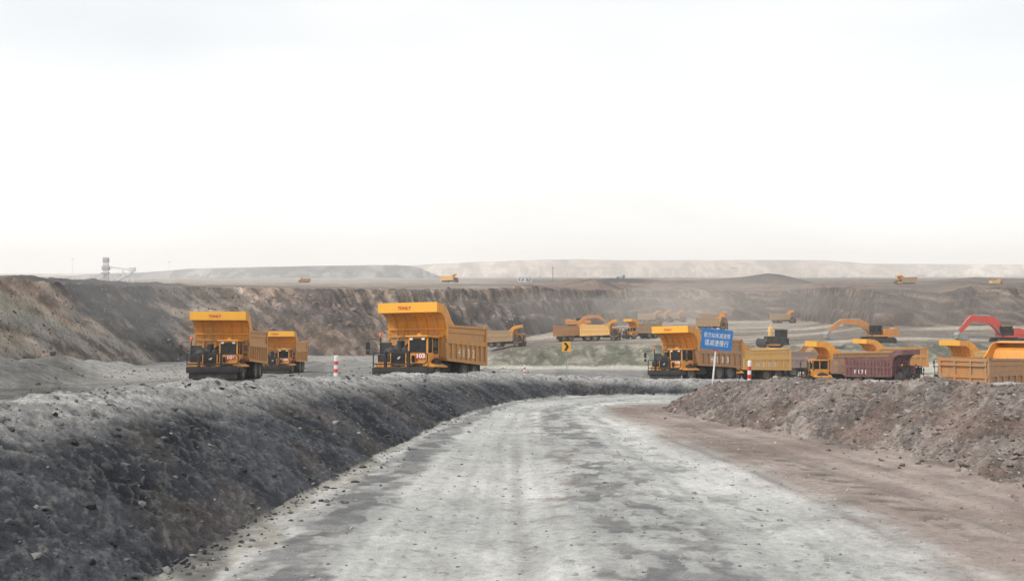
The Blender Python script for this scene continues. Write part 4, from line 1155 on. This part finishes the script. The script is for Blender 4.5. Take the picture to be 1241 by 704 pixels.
# ------------------------------------------------------------------ loose stones (uncountable)
def stones(name, label, mat, pts, sizes, flat=.55, sink=.25, seed=1):
    rg = np.random.default_rng(seed)
    ico = [(0, 0, 1), (.894, 0, .447), (.276, .851, .447), (-.724, .526, .447), (-.724, -.526, .447), (.276, -.851, .447),
           (.724, .526, -.447), (-.276, .851, -.447), (-.894, 0, -.447), (-.276, -.851, -.447), (.724, -.526, -.447), (0, 0, -1)]
    fc = [(0, 1, 2), (0, 2, 3), (0, 3, 4), (0, 4, 5), (0, 5, 1), (1, 6, 2), (2, 7, 3), (3, 8, 4), (4, 9, 5), (5, 10, 1), (6, 7, 2), (7, 8, 3), (8, 9, 4), (9, 10, 5), (10, 6, 1), (11, 7, 6), (11, 8, 7), (11, 9, 8), (11, 10, 9), (11, 6, 10)]
    ico = np.array(ico); n = len(pts)
    q = rg.uniform(.6, 1.25, (n, 12, 1)) * ico[None]
    q = q * np.stack([rg.uniform(.8, 1.5, n), rg.uniform(.6, 1.1, n), rg.uniform(.3, .8, n) * flat / .55], 1)[:, None, :]
    a = rg.uniform(0, 6.28, n); b = rg.normal(0, .45, n)
    c_, s_ = np.cos(b)[:, None], np.sin(b)[:, None]
    x_, z_ = q[:, :, 0] * c_ - q[:, :, 2] * s_, q[:, :, 0] * s_ + q[:, :, 2] * c_
    c_, s_ = np.cos(a)[:, None], np.sin(a)[:, None]
    X = x_ * c_ - q[:, :, 1] * s_; Yv = x_ * s_ + q[:, :, 1] * c_
    V = np.stack([X, Yv, z_], 2) * sizes[:, None, None] + pts[:, None, :] + np.array([0, 0, 1]) * (sizes * (.25 - sink))[:, None, None]
    Fc = (np.array(fc)[None] + (np.arange(n) * 12)[:, None, None]).reshape(-1, 3)
    me = bpy.data.meshes.new(name); me.from_pydata(V.reshape(-1, 3).tolist(), [], Fc.tolist()); me.update()
    me.materials.append(MAT[mat])
    o = bpy.data.objects.new(name, me); COL.objects.link(o); tag(o, label, 'stones', None, 'stuff')
    return o

def pick(regs, n, dmin, dmax, wfun=None, seed=3):
    rg = np.random.default_rng(seed)
    dd = GE - 3.0
    rows = np.where((dd > dmin) & (dd < dmax))[0]
    m = np.isin(GREG[rows][:, 21:-21], regs)
    ii, jj = np.where(m)
    w = (GE[rows][ii] ** 2) * 1.0
    w = w / GE[rows][ii] ** .6
    P_ = GV[rows][:, 21:-21][ii, jj]
    if wfun is not None: w = w * wfun(P_)
    w = w / w.sum()
    k_ = rg.choice(len(ii), n, replace=True, p=w)
    pts = P_[k_].astype(float)
    return pts, rg
pts, rg = pick([8], 12000, 10, 42, None, 5)
stones('rubble', 'loose brown rubble and shale slabs covering the right embankment', 'rubble_brown', pts, np.minimum(rg.lognormal(-3.85, .58, len(pts)), .14), .42, .2, 5)
pts, rg = pick([7], 6000, 6, 60, None, 6)
stones('rubble', 'grey gravel and coal chips scattered over the left embankment', 'rubble_grey', pts, np.minimum(rg.lognormal(-4.1, .65, len(pts)), .10), .55, .2, 6)
pts, rg = pick([6], 5000, 5, 54, None, 7)
pts_m = pts
xl_ = np.interp(pts[:, 1], LE[:, 0], LE[:, 1]); xr_ = np.interp(pts[:, 1], REr[:, 0], REr[:, 1])
fp_, rg2 = pick([6], 60000, 6, 50, None, 17)
xl_ = np.interp(fp_[:, 1], LE[:, 0], LE[:, 1]); xr_ = np.interp(fp_[:, 1], REr[:, 0], REr[:, 1])
fl_ = fp_[(fp_[:, 0] - xl_ < rg2.exponential(.28, len(fp_))) ][:1500]; fr_ = fp_[(xr_ - fp_[:, 0] < rg2.exponential(.35, len(fp_)))][:1500]
stones('rubble', 'dark crumbs of coal rolled down to the left road edge', 'rubble_grey', fl_, np.minimum(rg2.lognormal(-3.7, .5, len(fl_)), .09), .55, .2, 17)
stones('rubble', 'brown crumbs of rubble rolled down to the right road edge', 'rubble_brown', fr_, np.minimum(rg2.lognormal(-3.4, .5, len(fr_)), .12), .55, .2, 18)
stones('gravel', 'small loose stones scattered on the dusty haul road', 'road_stone', pts, np.minimum(rg.lognormal(-4.1, .45, len(pts)), .05), .55, .2, 7)
pts, rg = pick([0], 2500, 30, 190, lambda P_: (P_[:, 0] < 2) * 1.0, 8)
stones('rubble', 'loose grey stones lying on the ground left of the road', 'rubble_grey', pts, np.minimum(rg.lognormal(-2.9, .55, len(pts)), .3), .55, .2, 8)
pts, rg = pick([1], 3000, 80, 260, lambda P_: (P_[:, 0] < 5) * 1.0, 9)
stones('rubble', 'boulders and fallen rock on the face of the left pit wall', 'rubble_brown', pts, np.minimum(rg.lognormal(-2.0, .5, len(pts)), .55), .55, .2, 9)
bx_, by_ = P(330, 63)
rk = MB().blob((0, 0, .12), (.5, .35, .3), 5, 6).build('boulder', 'rubble_grey'); tag(rk, 'dark boulder on the gravel right of the leftmost truck', 'boulder'); rk.location = (bx_, by_, ground_z(bx_, by_))

# ------------------------------------------------------------------ air
hz = MB().box(-4900, 4900, -60, 4900, -40, 110)
mh = bpy.data.materials.new('haze_air'); mh.use_nodes = True
nt = mh.node_tree; nt.nodes.remove(nt.nodes['Principled BSDF'])
pv = nt.nodes.new('ShaderNodeVolumePrincipled'); pv.inputs['Density'].default_value = 3.1e-4
pv.inputs['Color'].default_value = (.97, .965, .955, 1); pv.inputs['Anisotropy'].default_value = .0
nt.links.new(pv.outputs[0], nt.nodes['Material Output'].inputs['Volume'])
MAT['haze_air'] = mh
tag(hz.build('haze', 'haze_air'), 'thin pale haze filling the whole pit', 'haze', None, 'stuff')

def dust(label, px, py, d, rx, ry, rz, dens, colr=(.80, .74, .68)):
    m = bpy.data.materials.new('dust_air'); m.use_nodes = True
    t_ = m.node_tree; t_.nodes.remove(t_.nodes['Principled BSDF'])
    v_ = t_.nodes.new('ShaderNodeVolumePrincipled'); v_.inputs['Density'].default_value = dens; v_.inputs['Color'].default_value = (*colr, 1)
    t_.links.new(v_.outputs[0], t_.nodes['Material Output'].inputs['Volume']); MAT['dust_air'] = m
    x, y = P(px, d)
    o = MB().blob((0, 0, 0), (rx, ry, rz), int(px), 9).build('dust_cloud', 'dust_air'); o.location = (x, y, CAMZ + zpx(py, d))
    tag(o, label, 'dust', None, 'stuff')
dust('brown dust drifting over the three trucks in a row', 800, 379, 340, 26, 14, 9, .017)
dust('dust hanging along the pit wall above the blue sign', 885, 362, 330, 34, 12, 9, .012)
dust('thin dust behind the middle trucks', 665, 378, 262, 20, 8, 6, .014)
dust('dust below the right pit wall', 1120, 372, 215, 26, 8, 6, .010)
dust('grey dust in the corner of the left pit wall', 150, 372, 150, 12, 5, 6, .016, (.8, .8, .8))

# ------------------------------------------------------------------ sky, sun, camera
SUN_EL, SUN_AZ = 46.0, -118.0      # azimuth measured from +Y towards +X : behind and to the left of the camera
world = bpy.data.worlds.new('World'); sc.world = world; world.use_nodes = True
nt = world.node_tree; bg = nt.nodes['Background']
sky = nt.nodes.new('ShaderNodeTexSky'); sky.sky_type = 'NISHITA'; sky.sun_disc = False
sky.sun_elevation = R(SUN_EL); sky.sun_rotation = R(SUN_AZ); sky.dust_density = 4.0; sky.air_density = 1.2; sky.ozone_density = 1.0
tc = nt.nodes.new('ShaderNodeTexCoord')
mp = nt.nodes.new('ShaderNodeMapping'); mp.inputs['Scale'].default_value = (1.0, 1.0, 3.5); nt.links.new(tc.outputs['Generated'], mp.inputs['Vector'])
nz = nt.nodes.new('ShaderNodeTexNoise'); nz.inputs['Scale'].default_value = 2.2; nz.inputs['Detail'].default_value = 5; nt.links.new(mp.outputs[0], nz.inputs['Vector'])
cr = ramp(nt, nz.outputs['Fac'], [(.35, (.74, .74, .74)), (.65, (.93, .93, .93))])
mx = nt.nodes.new('ShaderNodeMix'); mx.data_type = 'RGBA'
mx.inputs[7].default_value = (7.0, 7.06, 7.08, 1)
nt.links.new(cr, mx.inputs[0]); nt.links.new(sky.outputs[0], mx.inputs[6]); nt.links.new(mx.outputs[2], bg.inputs['Color'])
sxyz = nt.nodes.new('ShaderNodeSeparateXYZ'); nt.links.new(tc.outputs['Generated'], sxyz.inputs[0])
hr_ = ramp(nt, sxyz.outputs['Z'], [(.0, (1.40, 1.385, 1.36)), (.07, (1.20, 1.19, 1.18)), (.22, (1.0, 1.0, 1.0))])
mm_ = nt.nodes.new('ShaderNodeMix'); mm_.data_type = 'RGBA'; mm_.blend_type = 'MULTIPLY'; mm_.inputs[0].default_value = 1
nt.links.new(mx.outputs[2], mm_.inputs[6]); nt.links.new(hr_, mm_.inputs[7]); nt.links.new(mm_.outputs[2], bg.inputs['Color'])
bg.inputs['Strength'].default_value = .10

sl = bpy.data.lights.new('sun', 'SUN'); sl.energy = 1.5; sl.angle = R(10); sl.color = (1.0, .95, .87)
so = bpy.data.objects.new('sun', sl); COL.objects.link(so)
dirv = Vector((math.sin(R(SUN_AZ)) * math.cos(R(SUN_EL)), math.cos(R(SUN_AZ)) * math.cos(R(SUN_EL)), math.sin(R(SUN_EL))))
so.rotation_euler = dirv.to_track_quat('Z', 'Y').to_euler()

cam = bpy.data.cameras.new('camera'); cam.sensor_width = 36; cam.lens = 36.0; cam.shift_y = -(352 - HY) / 1241.0
cam.clip_start = .1; cam.clip_end = 20000
co = bpy.data.objects.new('camera', cam); COL.objects.link(co); co.location = (0, 0, CAMZ); co.rotation_euler = (R(90), 0, 0)
sc.camera = co
sc.view_settings.view_transform = 'Standard'; sc.view_settings.look = 'None'; sc.view_settings.exposure = 0.64; sc.view_settings.gamma = 1.0
sc.view_settings.use_curve_mapping = False
cy = sc.cycles
cy.max_bounces = 6; cy.diffuse_bounces = 2; cy.glossy_bounces = 2; cy.transparent_max_bounces = 8; cy.volume_bounces = 3
cy.use_denoising = True
